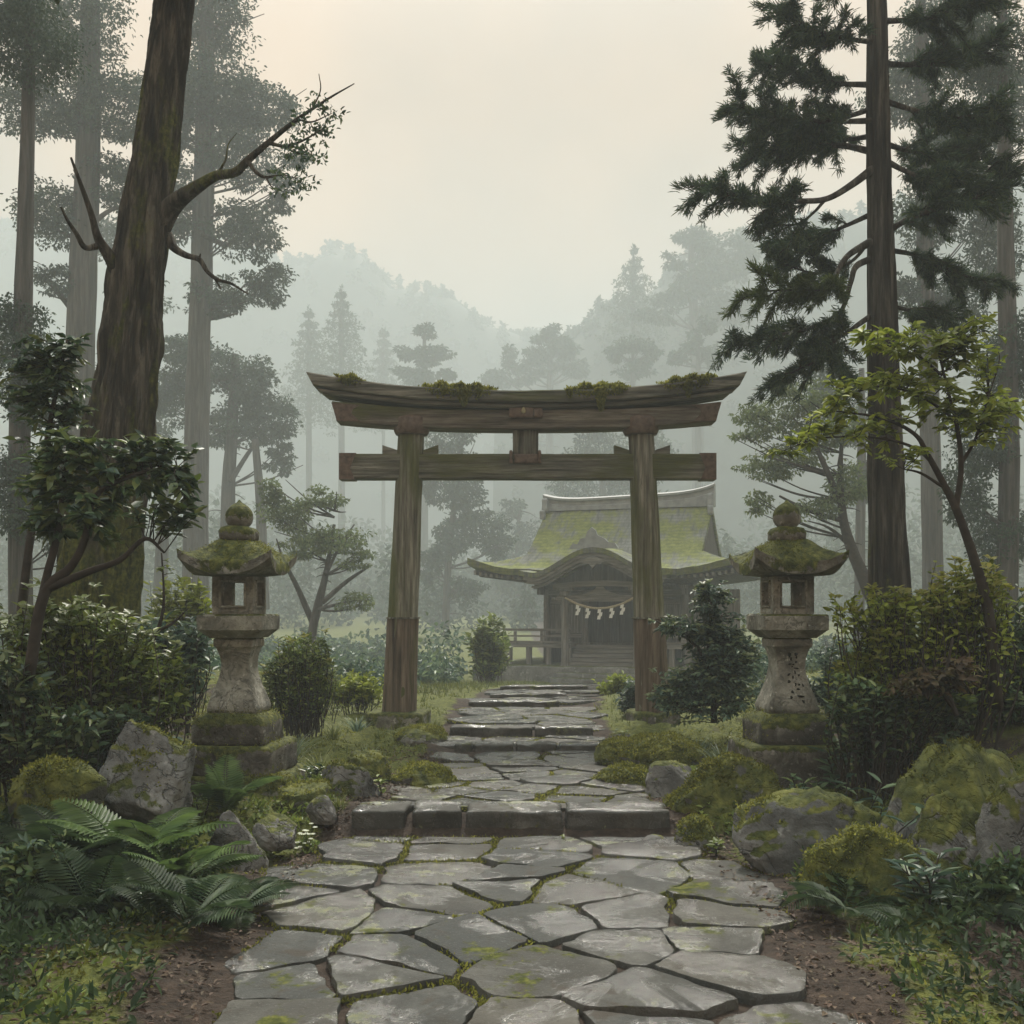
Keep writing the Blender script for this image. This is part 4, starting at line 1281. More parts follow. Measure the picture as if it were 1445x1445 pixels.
def blob_px(px, py, rx, ry, d, dd=None):
    s = d / F
    return at(px, py, d), np.array([rx * s, (dd if dd is not None else rx * .8) * s, ry * s])
def trunk_px(mb, pts, n=12, amp=.06, ridge=.05, seed=0, k=6, furrow=0):
    P = np.array([list(at(p[0], p[1], p[2])) + [p[3] * p[2] / F] for p in pts])
    q = spline(P, k)
    mb.tube(q[:, :3], q[:, 3], n, amp, 4, seed, True, ridge, furrow)
    return q
def base_of(px, d):
    x = (px - CX) / F * d
    return np.array([x, d, float(ground_z([x], [d])[0])])

def far(d): return d if d < 34 else 34 + (d - 34) * 1.9
def forest_tree(label, d, trunk, blobs, seed, mat='forest', leaf=None, dens=1.0, bark='bark_grey', group=None, name='tree', cat='tree', limbs=()):
    """trunk: (px, py, half width px) rows, foot first; blobs: (px, py, rx, ry) crown masses as the eye meets them at distance d."""
    r = np.random.default_rng(seed)
    d = far(d)
    b = base_of(trunk[0][0], d)
    T = thing(name, label, cat, b, 0, group)
    mb = MB()
    foot = [(trunk[0][0], HZ + (EYE - b[2] + 0.3) * F / d, d, trunk[0][2] * 1.25)]
    trunk_px(mb, foot + [(p[0], p[1], d, p[2]) for p in trunk], 10, .08, .06, seed, 4)
    for L in limbs:
        trunk_px(mb, [(p[0], p[1], d + r.uniform(-.02, .02) * d, p[2]) for p in L], 6, .05, 0, seed, 4)
    mt = mb
    mb = MB()
    s = d / F
    L = leaf or 6.2 * s
    for (px, py, rx, ry) in blobs:
        c, rad = blob_px(px, py, rx, ry, d)
        c[1] += r.uniform(-.3, .3) * rx * s
        lob = max(5, int(rx * ry / 60))
        lobed(mb, c, rad, lob, int(62 * dens), L, L * .5, r, .36 if lob > 8 else .5, .45, .5)
        tp = np.array([at(q[0], q[1], d) for q in trunk])
        zz_ = c[2] - rad[2] * .4 - abs(c[0] - np.interp(c[2], tp[:, 2], tp[:, 0])) * .35
        zz_ = max(zz_, tp[0, 2] + 1)
        o_ = np.array([np.interp(zz_, tp[:, 2], tp[:, 0]), d, zz_])
        for k_ in range(3):
            e_ = c + r.normal(size=3) * rad * .45
            mt.tube(spline([o_, (o_ + e_) / 2 + np.array([0, 0, -.06 * abs(e_[0] - o_[0])]), e_], 5), np.linspace(1.7, .5, 11) * s, 5, cap=False)
    for k_ in range(14):
        zz_ = r.uniform(tp[0, 2] + 2, tp[-1, 2]); o_ = np.array([np.interp(zz_, tp[:, 2], tp[:, 0]), d, zz_]); L_ = r.uniform(8, 26) * s
        dr_ = np.array([r.choice([-1, 1]), r.normal() * .5, r.uniform(-.35, .3)])
        mt.tube(spline([o_, o_ + dr_ * L_ * .6, o_ + dr_ * L_ + np.array([0, 0, -.15 * L_])], 4), np.linspace(1.1, .35, 9) * s, 4, cap=False)
    obj('trunk', mt, M[bark], T, world=True)
    obj('crown', mb, M[mat], T, world=True)
    return T

def conifer(label, d, px, ptop, pbase, hw, seed, mat='forest', group=None, gap=0.0, spire=False, cat='tree'):
    r = np.random.default_rng(seed)
    d = far(d)
    b = base_of(px, d)
    T = thing('conifer', label, cat, b, 0, group)
    s = d / F
    mb = MB(); trunk_px(mb, [(px, HZ + (EYE - b[2] + .3) * F / d, d, hw * .12), (px, (ptop + pbase) / 2, d, hw * .08), (px, ptop, d, .8)], 8, .05, 0, seed, 6)
    obj('trunk', mb, M['bark_grey'], T, world=True)
    mb = MB()
    zt, zb = at(px, ptop, d)[2], at(px, pbase, d)[2]
    x0 = at(px, 0, d)[0]
    tiers = max(7, int((pbase - ptop) / 12))
    hgt = (zt - zb) / tiers
    clump(mb, (x0, d, zt - hgt * .2), (1.6 * s, 1.6 * s, 9 * s), 30, 5 * s, 2.4 * s, r, -.5)
    for i in range(tiers):
        t = (i + .4) / tiers
        rad = hw * 1.35 * s * t ** .85
        z = zt + (zb - zt) * t
        nb = 5 + int(t * 6)
        a0 = r.uniform(0, 6.28)
        for j in range(nb):
            a = a0 + j * 6.283 / nb + r.uniform(-.3, .3)
            rr = rad * r.uniform(.55, 1.25) + 2.5 * s
            if r.random() < gap: continue
            for q in (.25, .55, .85, 1.05):
                dz = rr * q * (.28 if spire else -.30) + r.normal() * .06 * rr
                w = (rr * .24 + 1.2 * s) * (1.25 - q * .75)
                clump(mb, (x0 + math.cos(a) * rr * q, d + math.sin(a) * rr * q, z + dz), (w * 1.2, w * 1.2, w * .5 + .8 * s), 16, 4.6 * s, 2.2 * s, r, .35)
    obj('crown', mb, M[mat], T, world=True)
    return T

# ------------------------------------------------------------------ far hills and forest
def hill(name, d, sil, depth, seed, lab):
    """a hill whose crest stands at distance d; sil: crest (px, py) pairs."""
    P = np.array([(at(px, py, d)[0], at(px, py, d)[2]) for px, py in sil])
    X = np.linspace(P[0, 0], P[-1, 0], 110); crest = np.interp(X, P[:, 0], P[:, 1])
    v = np.linspace(0, 1, 40)
    U, Vv = np.meshgrid(X, v)
    prof = np.where(Vv < .6, np.sin(Vv / .6 * math.pi / 2) ** 1.2, 1 - .25 * ((Vv - .6) / .4) ** 2)
    Z = -2 + (crest[None, :] + 2) * prof * (1 + 0 * U)
    Yy = d - depth * .6 + Vv * depth
    Z += fbm(np.stack([U.ravel() / 9, Yy.ravel() / 9, 0 * U.ravel()], -1), 4, seed).reshape(U.shape) * 1.6 * prof
    m, n = len(X), len(v)
    ii = np.arange(n - 1)[:, None] * m; jj = np.arange(m - 1)[None, :]
    mb = MB(); mb.add(np.stack([U, Yy, Z], -1).reshape(-1, 3), np.stack([ii + jj, ii + jj + 1, ii + m + jj + 1, ii + m + jj], -1).reshape(-1, 4))
    o = obj(name, mb, M_hill); tag(o, kind='structure')
    r = np.random.default_rng(seed)
    mb = MB(); s = d / F
    for _ in range(900):
        i, j = r.integers(0, m), int(n * r.uniform(.12, .98) ** .8) - 1
        c = np.array([U[j, i], Yy[j, i], Z[j, i]])
        h = r.uniform(.5, 1.35) * 12 * s; w = h * r.uniform(.3, .5)
        tall = r.random() < .4
        for q in range(5):
            t = q / 4
            ww = w * ((1 - t * .8) if tall else (1 - .6 * abs(t - .4)))
            clump(mb, c + np.array([r.normal() * w * .25, r.normal() * w * .25, h * (t * 1.0 - .1)]), (ww, ww, h * .2), 16, 7 * s, 4.6 * s, r)
    o = obj('forest', mb, M['forest']); tag(o, kind='stuff', label=lab)
M_hill = m_plain('forested hillside', (0.05, 0.06, 0.045), 0.9, 0.4, 0.3)
hill('hill_left', 440, [(-250, 300), (100, 330), (300, 350), (385, 366), (430, 372), (470, 352), (500, 358), (530, 378), (552, 408), (590, 416), (640, 420), (655, 436), (680, 455), (720, 470), (760, 480), (830, 500), (900, 560)], 120, 3, 'hazy forest covering the far left mountain')
hill('hill_right', 310, [(700, 560), (760, 520), (800, 480), (850, 440), (890, 430), (930, 405), (965, 372), (1010, 352), (1080, 330), (1180, 310), (1300, 285), (1500, 250), (1750, 240)], 120, 4, 'misty forest covering the right hillside')

BG = 'misty trees behind the gate'
forest_tree('tall pale bare trunked tree nearest the left edge, behind the great leaning trunk', 44, [(112, 860, 22), (110, 600, 20), (118, 350, 18), (124, 195, 16), (128, 20, 13), (130, -120, 8)],
    [(150, 250, 55, 50), (70, 300, 60, 60), (60, 150, 80, 60), (170, 150, 70, 70), (100, 40, 100, 60), (80, 400, 35, 30)], 101, group=BG, limbs=[[(105, 440, 6), (80, 410, 4), (60, 390, 2)], [(115, 330, 5), (150, 300, 3), (175, 290, 2)]])
forest_tree('tallest misty tree with gappy rounded crown, just right of the great leaning trunk', 50, [(276, 860, 19), (278, 600, 17), (284, 400, 15), (289, 195, 13), (292, 20, 9), (293, -80, 4)],
    [(340, 230, 62, 48), (350, 330, 58, 46), (310, 420, 50, 40), (375, 395, 38, 44), (415, 225, 26, 16), (405, 262, 26, 12), (250, 290, 40, 70), (395, 290, 18, 24), (300, 130, 80, 70), (370, 150, 50, 60), (240, 170, 40, 70), (290, 10, 70, 70)], 102, group=BG, dens=1.2,
    limbs=[[(284, 330, 5), (320, 345, 3), (345, 330, 2)], [(282, 450, 4), (310, 448, 2.5), (335, 442, 1)], [(285, 300, 4), (262, 285, 3), (250, 270, 2)]])
forest_tree('mid height rounded misty tree with three thin stems, above the left lantern', 58, [(320, 870, 11), (322, 720, 10), (328, 600, 8), (332, 500, 5)],
    [(290, 520, 62, 44), (350, 545, 45, 52), (380, 590, 42, 45), (240, 560, 42, 50), (395, 650, 26, 30), (320, 600, 60, 36), (260, 500, 45, 30)], 103, group=BG, dens=1.15,
    limbs=[[(372, 860, 9), (368, 720, 7), (360, 620, 5)], [(225, 860, 10), (232, 720, 8), (240, 620, 5)], [(325, 680, 4), (350, 640, 3), (372, 610, 2)]])
forest_tree('pale yellow green spreading tree with forked stems, left of the left gate pillar', 36, [(440, 900, 7), (450, 850, 6), (462, 800, 4), (472, 740, 2)],
    [(405, 725, 48, 32), (455, 705, 34, 24), (480, 760, 48, 24), (430, 770, 48, 24), (505, 790, 32, 18), (385, 690, 22, 24), (500, 850, 28, 18)], 104, 'forest_pale', group=BG, dens=.9,
    limbs=[[(442, 880, 5), (420, 830, 4), (400, 790, 2), (390, 760, 1)], [(455, 850, 4), (490, 820, 3), (520, 800, 1.5)], [(448, 860, 3), (480, 852, 2), (512, 846, 1)], [(460, 810, 3), (480, 770, 2), (500, 740, 1)]])
conifer('pointed grey conifer rising over the left end of the top beam', 135, 482, 410, 560, 46, 105, group=BG)
conifer('shorter blunt conifer left of the pointed one, fading in fog', 140, 436, 438, 590, 42, 106, group=BG)
conifer('faint slender conifer between the pointed conifer and the lobed pine', 165, 541, 465, 600, 26, 116, group=BG)
forest_tree('lobed dark pine standing above the top beam left of the emblem plate', 120, [(598, 700, 6), (598, 560, 5), (599, 470, 2)],
    [(599, 472, 15, 18), (578, 495, 17, 14), (622, 497, 17, 14), (600, 505, 20, 22), (570, 525, 16, 12), (630, 527, 13, 12), (600, 540, 34, 22), (560, 560, 28, 16), (640, 560, 30, 18)], 107, group=BG, dens=1.7)
forest_tree('rounded grey pine above the top beam just right of the emblem plate', 140, [(776, 700, 6), (776, 560, 5), (776, 465, 2)],
    [(776, 466, 17, 18), (760, 490, 20, 18), (798, 492, 22, 18), (778, 505, 30, 24), (742, 525, 26, 22), (812, 522, 22, 20), (720, 505, 14, 22), (700, 535, 24, 18)], 108, group=BG, dens=1.7)
conifer('thin spired conifer on the right ridge with upswept branches', 150, 894, 350, 500, 36, 109, spire=True, group=BG, gap=.2)
forest_tree('broad crowned tree with gaps on the right ridge, left of the dark pine branches', 135, [(985, 600, 8), (980, 460, 7), (975, 340, 4)],
    [(975, 335, 28, 24), (1000, 350, 30, 26), (948, 372, 22, 14), (990, 390, 50, 26), (1040, 360, 34, 46), (960, 415, 40, 22), (1030, 430, 60, 32), (930, 440, 40, 20)], 110, group=BG, dens=1.5)
forest_tree('small pine fading in fog above the right half of the top beam', 120, [(893, 640, 5), (893, 560, 4), (893, 500, 2)], [(893, 488, 30, 16), (868, 498, 18, 12), (915, 500, 18, 12), (893, 520, 34, 18)], 111, group=BG, dens=1.7)
forest_tree('ragged tree top in fog left of the lowest pine bough', 115, [(985, 640, 5), (985, 540, 4), (985, 470, 2)], [(988, 465, 22, 18), (975, 488, 18, 14), (1003, 500, 24, 20), (960, 505, 16, 10)], 112, group=BG, dens=1.7)
forest_tree('tall feathery misty tree seen through the gate right of the left pillar', 72, [(628, 900, 6), (632, 800, 5), (640, 720, 4), (648, 640, 2)],
    [(650, 690, 40, 36), (672, 740, 50, 34), (640, 760, 34, 40), (700, 770, 34, 24), (655, 830, 34, 26), (680, 660, 20, 26), (612, 800, 24, 40), (640, 620, 40, 40), (615, 680, 24, 40)], 113, group=BG, dens=1.1)
forest_tree('fainter misty tree through the gate, left of the shrine roof', 95, [(730, 900, 5), (730, 800, 4), (732, 720, 2)], [(725, 720, 26, 22), (745, 760, 26, 30), (715, 800, 30, 40), (755, 810, 24, 40)], 114, group=BG)
forest_tree('grey tree behind the shrine roof under the tie beam', 90, [(850, 800, 6), (850, 700, 5), (850, 640, 3)], [(850, 640, 50, 40), (890, 690, 50, 40), (810, 690, 40, 30), (930, 640, 34, 40), (830, 600, 34, 30)], 115, group=BG)
forest_tree('pale green leaning tree with thin curved limbs, behind the right lantern', 33, [(1250, 900, 12), (1225, 830, 10), (1200, 770, 8), (1188, 720, 6), (1186, 660, 4), (1190, 600, 2)],
    [(1090, 590, 52, 34), (1130, 560, 46, 30), (1080, 660, 44, 22), (1130, 640, 60, 28), (1070, 710, 22, 22), (1170, 600, 50, 44), (1140, 720, 44, 26), (1060, 620, 26, 14), (1200, 680, 40, 40)], 117, 'forest_pale', group=BG, dens=.85, bark='twig',
    limbs=[[(1190, 720, 5), (1165, 660, 4), (1145, 620, 2.5), (1120, 590, 1)], [(1190, 735, 4), (1140, 720, 3), (1100, 700, 1.5)], [(1165, 670, 3), (1120, 655, 2), (1085, 645, 1)], [(1200, 770, 4), (1170, 745, 2), (1140, 735, 1)]])
forest_tree('straight pale trunk in mist right of the dark pine trunk', 40, [(1318, 880, 15), (1314, 650, 13), (1308, 450, 12), (1304, 250, 10), (1300, 60, 8), (1298, -100, 4)],
    [(1310, 300, 60, 60), (1350, 420, 50, 40), (1270, 420, 30, 40), (1350, 200, 60, 70), (1290, 120, 70, 60), (1340, 40, 80, 60), (1400, 330, 50, 90), (1420, 150, 60, 80)], 118, group=BG, limbs=[[(1312, 610, 5), (1345, 590, 3), (1375, 575, 2)]])
forest_tree('thin misty trunk between the right lantern and the dark pine trunk', 48, [(1212, 880, 8), (1214, 760, 7), (1216, 640, 6), (1216, 520, 4)], [(1210, 600, 50, 40), (1180, 540, 44, 34), (1230, 680, 40, 40)], 119, group=BG)
forest_tree('dim tree at the far right edge behind the yellow green sapling', 30, [(1420, 900, 16), (1424, 650, 14), (1420, 400, 12), (1416, 150, 9), (1414, 0, 6)], [(1390, 620, 50, 60), (1440, 500, 60, 80), (1360, 700, 40, 60), (1420, 760, 50, 60), (1400, 60, 80, 80)], 120, group=BG)
forest_tree('dim tree at the far left edge behind the leafy shrub', 27, [(30, 900, 17), (28, 650, 15), (34, 400, 12), (40, 150, 9), (42, 0, 6)], [(60, 560, 60, 60), (20, 480, 60, 70), (80, 680, 50, 60), (20, 700, 60, 80), (40, 60, 90, 90), (100, 760, 40, 50)], 121, group=BG)
forest_tree('dim slim tree in mist between the two left trunks', 64, [(190, 880, 10), (192, 700, 9), (196, 520, 8), (200, 380, 5)], [(195, 420, 44, 50), (180, 520, 44, 50), (215, 600, 34, 50), (165, 340, 40, 50)], 122, group=BG)

# far woodland low behind everything: one hazy mass
r = np.random.default_rng(55)
mb = MB()
for _ in range(620):
    d = r.uniform(115, 290)
    px = r.uniform(-120, 1560)
    mid = abs(px - 740)
    x = (px - CX) / F * d
    z = float(ground_z([x], [d])[0])
    h = r.uniform(.032, .08) * d * (0.55 + 0.75 * min(1, mid / 450)); w = h * r.uniform(.22, .4)
    for q in range(7):
        t = q / 6
        clump(mb, (x + r.normal() * w * .3, d + r.normal() * w * .3, z + h * t), (w * (1.1 - t * .8), w * (1.1 - t * .8), h * .13), 22, .0065 * d, .0042 * d, r)
o = obj('woodland', mb, M['forest']); tag(o, kind='stuff', label='misty woodland standing low behind the shrine and gate')
mb = MB()  # unseen trees added behind and beside the camera to cut frontal light
for _ in range(26):
    y = r.uniform(-26, 7); x = r.uniform(-24, 24)
    if abs(x) < 7.5 and y > -7: continue
    h = r.uniform(6, 14)
    z = float(ground_z([x], [y])[0])
    mb.tube([(x, y, z - .3), (x, y, z + h)], [.25, .08], 7)
    for q in range(8):
        clump(mb, (x + r.normal() * .8, y + r.normal() * .8, z + h * (.15 + .85 * q / 7)), (1.9, 1.9, h * .1), 60, .55, .36, r)
o = obj('woodland', mb, M['forest']); tag(o, kind='stuff', label='unseen trees added round the viewpoint to shade the foreground')
# shrubs under the misty trees: ground cover nobody could count
mb = MB()
for _ in range(680):
    d = r.uniform(21, 75)
    px = r.uniform(-60, 1500)
    x = (px - CX) / F * d
    dx = abs(x - np.interp(d, PXC[:, 0], PXC[:, 1]))
    if dx < (3.2 if d < 30 else 3.0 + (d - 30) * .15) or (d > 34 and -2.5 < x < 11): continue
    z = float(ground_z([x], [d])[0])
    h = r.uniform(.25, 1.0) * (1 if d > 26 else .7) * (1.9 if r.random() < .15 else 1)
    for q in range(3):
        clump(mb, (x + r.normal() * h * .4, d + r.normal() * h * .4, z + h * r.uniform(.3, .8)), (h * .55, h * .55, h * .4), 55, .006 * d, .0038 * d, r)
o = obj('undergrowth', mb, M['leaf_blue']); tag(o, kind='stuff', label='low shrubs covering the misty ground under the trees')
# ------------------------------------------------------------------ great leaning tree, left
GT = [(112, 960, 12.6, 82), (128, 900, 12.6, 66), (146, 780, 12.7, 58), (166, 620, 12.8, 50), (182, 500, 12.9, 42), (196, 390, 13, 37), (222, 195, 13.3, 31), (245, 20, 13.6, 27), (262, -160, 14, 22), (272, -320, 14.4, 15)]
T = thing('great_cedar', 'huge dark leaning trunk with mossy bark and bare limbs, behind the left lantern', 'tree', base_of(112, 12.6))
mb = MB(); trunk_px(mb, GT, 150, .05, .14, 5, 14, .11)
for px1, py1, w in ((20, 985, 20), (60, 1000, 24), (170, 985, 22), (200, 960, 16), (130, 1010, 24)):
    trunk_px(mb, [(120 + (px1 - 120) * .2, 880, 12.55, w * 1.3), (120 + (px1 - 120) * .6, 945, 12.3, w), (px1, py1 + 10, 12.0, w * .5)], 12, .1, .1, 6, 4)
trk = obj('trunk', mb, M['bark_old'], T, world=True)
def limb(rows, seed, name='limb', mat='bark_old', par=None):
    mb = MB()
    for rw in rows: trunk_px(mb, rw, 10, .10, .05, seed, 6)
    return obj(name, mb, M[mat], par, world=True)
limb([[(222, 318, 13.1, 19), (246, 287, 13.0, 13), (278, 264, 12.8, 9), (305, 248, 12.7, 7.5), (332, 243, 12.5, 6.6), (352, 224, 12.4, 5.4), (380, 200, 12.3, 4.2), (420, 168, 12.2, 2.8), (462, 140, 12.1, 1.6), (500, 118, 12, .7)],
      [(350, 228, 12.4, 3.6), (362, 243, 12.3, 2.6), (375, 250, 12.3, 2), (398, 247, 12.2, 1.1), (420, 252, 12.2, .5)], [(378, 201, 12.3, 3), (402, 206, 12.2, 2.2), (428, 198, 12.1, 1.5), (455, 182, 12, .7)],
      [(402, 206, 12.2, 1.6), (418, 216, 12.1, 1.1), (438, 218, 12.1, .5)], [(420, 168, 12.2, 1.8), (440, 172, 12.1, 1.2), (468, 160, 12, .5)], [(305, 248, 12.7, 2.4), (318, 226, 12.6, 1.6), (322, 204, 12.6, 1), (334, 188, 12.5, .5)],
      [(440, 155, 12.1, 1.4), (452, 128, 12.1, .9), (450, 104, 12, .5)], [(375, 250, 12.3, 1.3), (384, 264, 12.3, .9), (400, 270, 12.2, .5)]], 3, par=T)
limb([[(236, 335, 13.1, 9), (246, 350, 13.0, 6), (262, 360, 12.9, 4.6), (281, 366, 12.8, 4), (292, 382, 12.8, 3.4), (306, 394, 12.7, 2.8), (326, 400, 12.6, 2), (350, 415, 12.5, 1)], [(300, 388, 12.7, 2), (312, 408, 12.7, 1)], [(281, 366, 12.8, 2), (283, 358, 12.8, 1)]], 4, par=T)
limb([[(168, 385, 12.9, 12), (152, 358, 12.8, 8.5), (138, 335, 12.7, 6), (128, 300, 12.6, 4.5), (112, 255, 12.5, 3), (100, 222, 12.4, 1.5)], [(140, 347, 12.75, 5), (120, 349, 12.6, 4), (108, 330, 12.5, 3.2), (96, 312, 12.4, 2.4), (86, 292, 12.3, 1.5)]], 5, par=T)
r = np.random.default_rng(3)
mb = MB()
for c in ((250, -150, 220, 90), (120, -220, 180, 90), (330, -260, 200, 90), (60, -60, 60, 50), (440, -130, 90, 40)):  # crown masses above the view, added to shade what lies below
    cc, rad = blob_px(c[0], c[1], c[2], c[3], 13.2); lobed(mb, cc, rad, max(5, int(c[2] * c[3] / 300)), 70, .15, .08, r, .4)
for px_, py_ in ((420, 196), (440, 190), (455, 182), (438, 218), (420, 216), (420, 252), (400, 270), (468, 160), (410, 208), (398, 247), (450, 140), (430, 172)):
    for _ in range(3):
        clump(mb, at(px_ + r.normal() * 9, py_ + r.normal() * 6, 12.1), (.1, .1, .045), 16, .07, .03, r)
obj('crown', mb, M['needle'], T, world=True)

# ------------------------------------------------------------------ dark pine, right
PD = 15.0
T = thing('dark_pine', 'tall dark pine with layered needle boughs and straight ridged trunk, behind the right lantern', 'tree', base_of(1258, PD))
mb = MB(); PT = [(1260, 985, PD, 42), (1258, 930, PD, 33), (1255, 820, PD, 28), (1250, 640, PD, 24), (1247, 500, PD, 21), (1243, 340, PD, 18.5), (1240, 195, PD, 16.5), (1237, 20, PD, 14), (1234, -150, PD, 11), (1232, -330, PD, 7)]
trunk_px(mb, PT, 80, .04, .08, 9, 12, .09)
obj('trunk', mb, M['bark_pine'], T, world=True)
def bough(rows, seed, start=.35, twigs=26, mat='needle', tl=(.30, .62), hang=0.25):
    r = np.random.default_rng(seed)
    mb = MB(); q = trunk_px(mb, rows, 8, .12, .03, seed, 6)
    mbn = MB()
    n = len(q)
    P, A, N = [], [], []
    for k in range(twigs):
        i = min(n - 2, int(n * (start + (1 - start) * (k + r.random()) / twigs)))
        p = q[i, :3]; t = unit(q[i + 1, :3] - q[i, :3])
        side = unit(np.cross(t, (0, 0, 1))) * r.choice([-1, 1])
        dr = unit(t * r.uniform(.3, 1.0) + side * r.uniform(.2, 1.0) + np.array([0, 0, r.uniform(-hang - .35, .4)]))
        L = r.uniform(*tl)
        tw = spline([p, p + dr * L * .5 + np.array([0, 0, .03]), p + dr * L + np.array([0, 0, -hang * L * .35])], 5)
        mb.tube(tw, np.linspace(.014, .004, len(tw)), 5)
        for m_ in range(7):       # tufts of needles, like the fingers of a hand
            f = (m_ + 2) / 8
            c = tw[int(f * (len(tw) - 1))]
            dd = unit(dr + r.normal(size=3) * .55)
            kk = 30
            P.append(c + r.normal(size=(kk, 3)) * .022); A.append(unit(dd + r.normal(size=(kk, 3)) * .42)); N.append(r.normal(size=(kk, 3)) + np.array([0, 0, .8]))
    P, A, N = np.vstack(P), np.vstack(A), np.vstack(N)
    mbn.leaves(P, A, N, r.uniform(.07, .16, len(P)), r.uniform(.007, .015, len(P)), .15, .7)
    o = obj('bough', mb, M['bark_pine'], T, world=True)
    obj('needles', mbn, M[mat], o, world=True)
B = lambda *a: [(x, y, PD + dz, w) for x, y, dz, w in a]
bough(B((1236, 235, 0, 6.5), (1200, 262, -.3, 5), (1165, 281, -.6, 4.2), (1125, 284, -.9, 3.4), (1085, 287, -1.1, 2.6), (1045, 278, -1.3, 1.8), (1000, 264, -1.5, 1)), 1, .42, 28)
bough(B((1236, 215, 0, 5), (1180, 205, .3, 3.6), (1120, 215, .5, 2.6), (1070, 218, .6, 1.4)), 2, .3, 31)
bough(B((1165, 281, -.6, 2.6), (1148, 300, -.7, 2), (1125, 316, -.8, 1.6), (1085, 318, -.9, 1)), 3, .5, 8)
bough(B((1232, 340, 0, 6), (1200, 358, -.3, 4.5), (1184, 378, -.5, 3.8), (1172, 405, -.7, 3), (1130, 408, -.9, 2.4), (1060, 412, -1.1, 1)), 4, .45, 27, 'needle_lit')
bough(B((1230, 365, 0, 5.5), (1208, 376, -.2, 4.5), (1200, 400, -.3, 3.8), (1186, 440, -.4, 3), (1150, 460, -.6, 2.4), (1100, 472, -.8, 1.8), (1034, 478, -1, 1)), 5, .45, 28)
bough(B((1186, 445, -.4, 3), (1176, 478, -.5, 2.4), (1150, 510, -.6, 1.8), (1105, 530, -.7, 1)), 6, .35, 18)
bough(B((1230, 445, 0, 4), (1200, 466, -.2, 3), (1176, 486, -.3, 2.2), (1188, 520, -.4, 1)), 7, .4, 12)
bough(B((1234, 300, .2, 4), (1190, 320, .6, 3), (1150, 335, .9, 2), (1110, 345, 1.1, 1)), 8, .3, 23)
bough(B((1234, 330, .2, 3), (1200, 370, .7, 2.4), (1150, 385, 1, 1.6), (1105, 372, 1.2, 1)), 9, .3, 21)
bough(B((1246, 225, 0, 4), (1290, 246, -.2, 3), (1340, 250, -.3, 2.4), (1410, 246, -.4, 1.2)), 10, .2, 28)
bough(B((1248, 330, 0, 4.5), (1290, 305, -.3, 3.6), (1340, 290, -.5, 2.6), (1410, 268, -.6, 1.2)), 11, .2, 28)
bough(B((1250, 352, .1, 4), (1300, 362, .2, 3), (1350, 385, .3, 2), (1400, 400, .4, 1)), 12, .2, 27)
bough(B((1251, 430, 0, 3), (1290, 440, .2, 2.4), (1340, 452, .3, 1.2)), 13, .3, 14)
for i, (y0, y1, x1, dz) in enumerate([(170, 150, 1040, -.8), (140, 165, 1400, -.6), (120, 90, 1080, .6), (90, 70, 1390, .5), (60, 20, 1110, -.7), (30, 0, 1380, -.6), (-10, -60, 1130, .5), (-40, -90, 1350, .4), (-120, -170, 1150, -.4), (-160, -210, 1330, .4), (190, 185, 1120, 1.0), (200, 215, 1370, .9), (-250, -300, 1200, 0), (150, 175, 1090, .2)]):
    bough(B((1240, y0, 0, 4.5), ((1240 * 2 + x1) / 3, (y0 * 2 + y1) / 3 + 8, dz * .4, 3.2), ((1240 + x1 * 2) / 3, (y0 + 2 * y1) / 3 + 10, dz * .8, 2.2), (x1, y1, dz, 1)), 30 + i, .25, 30)

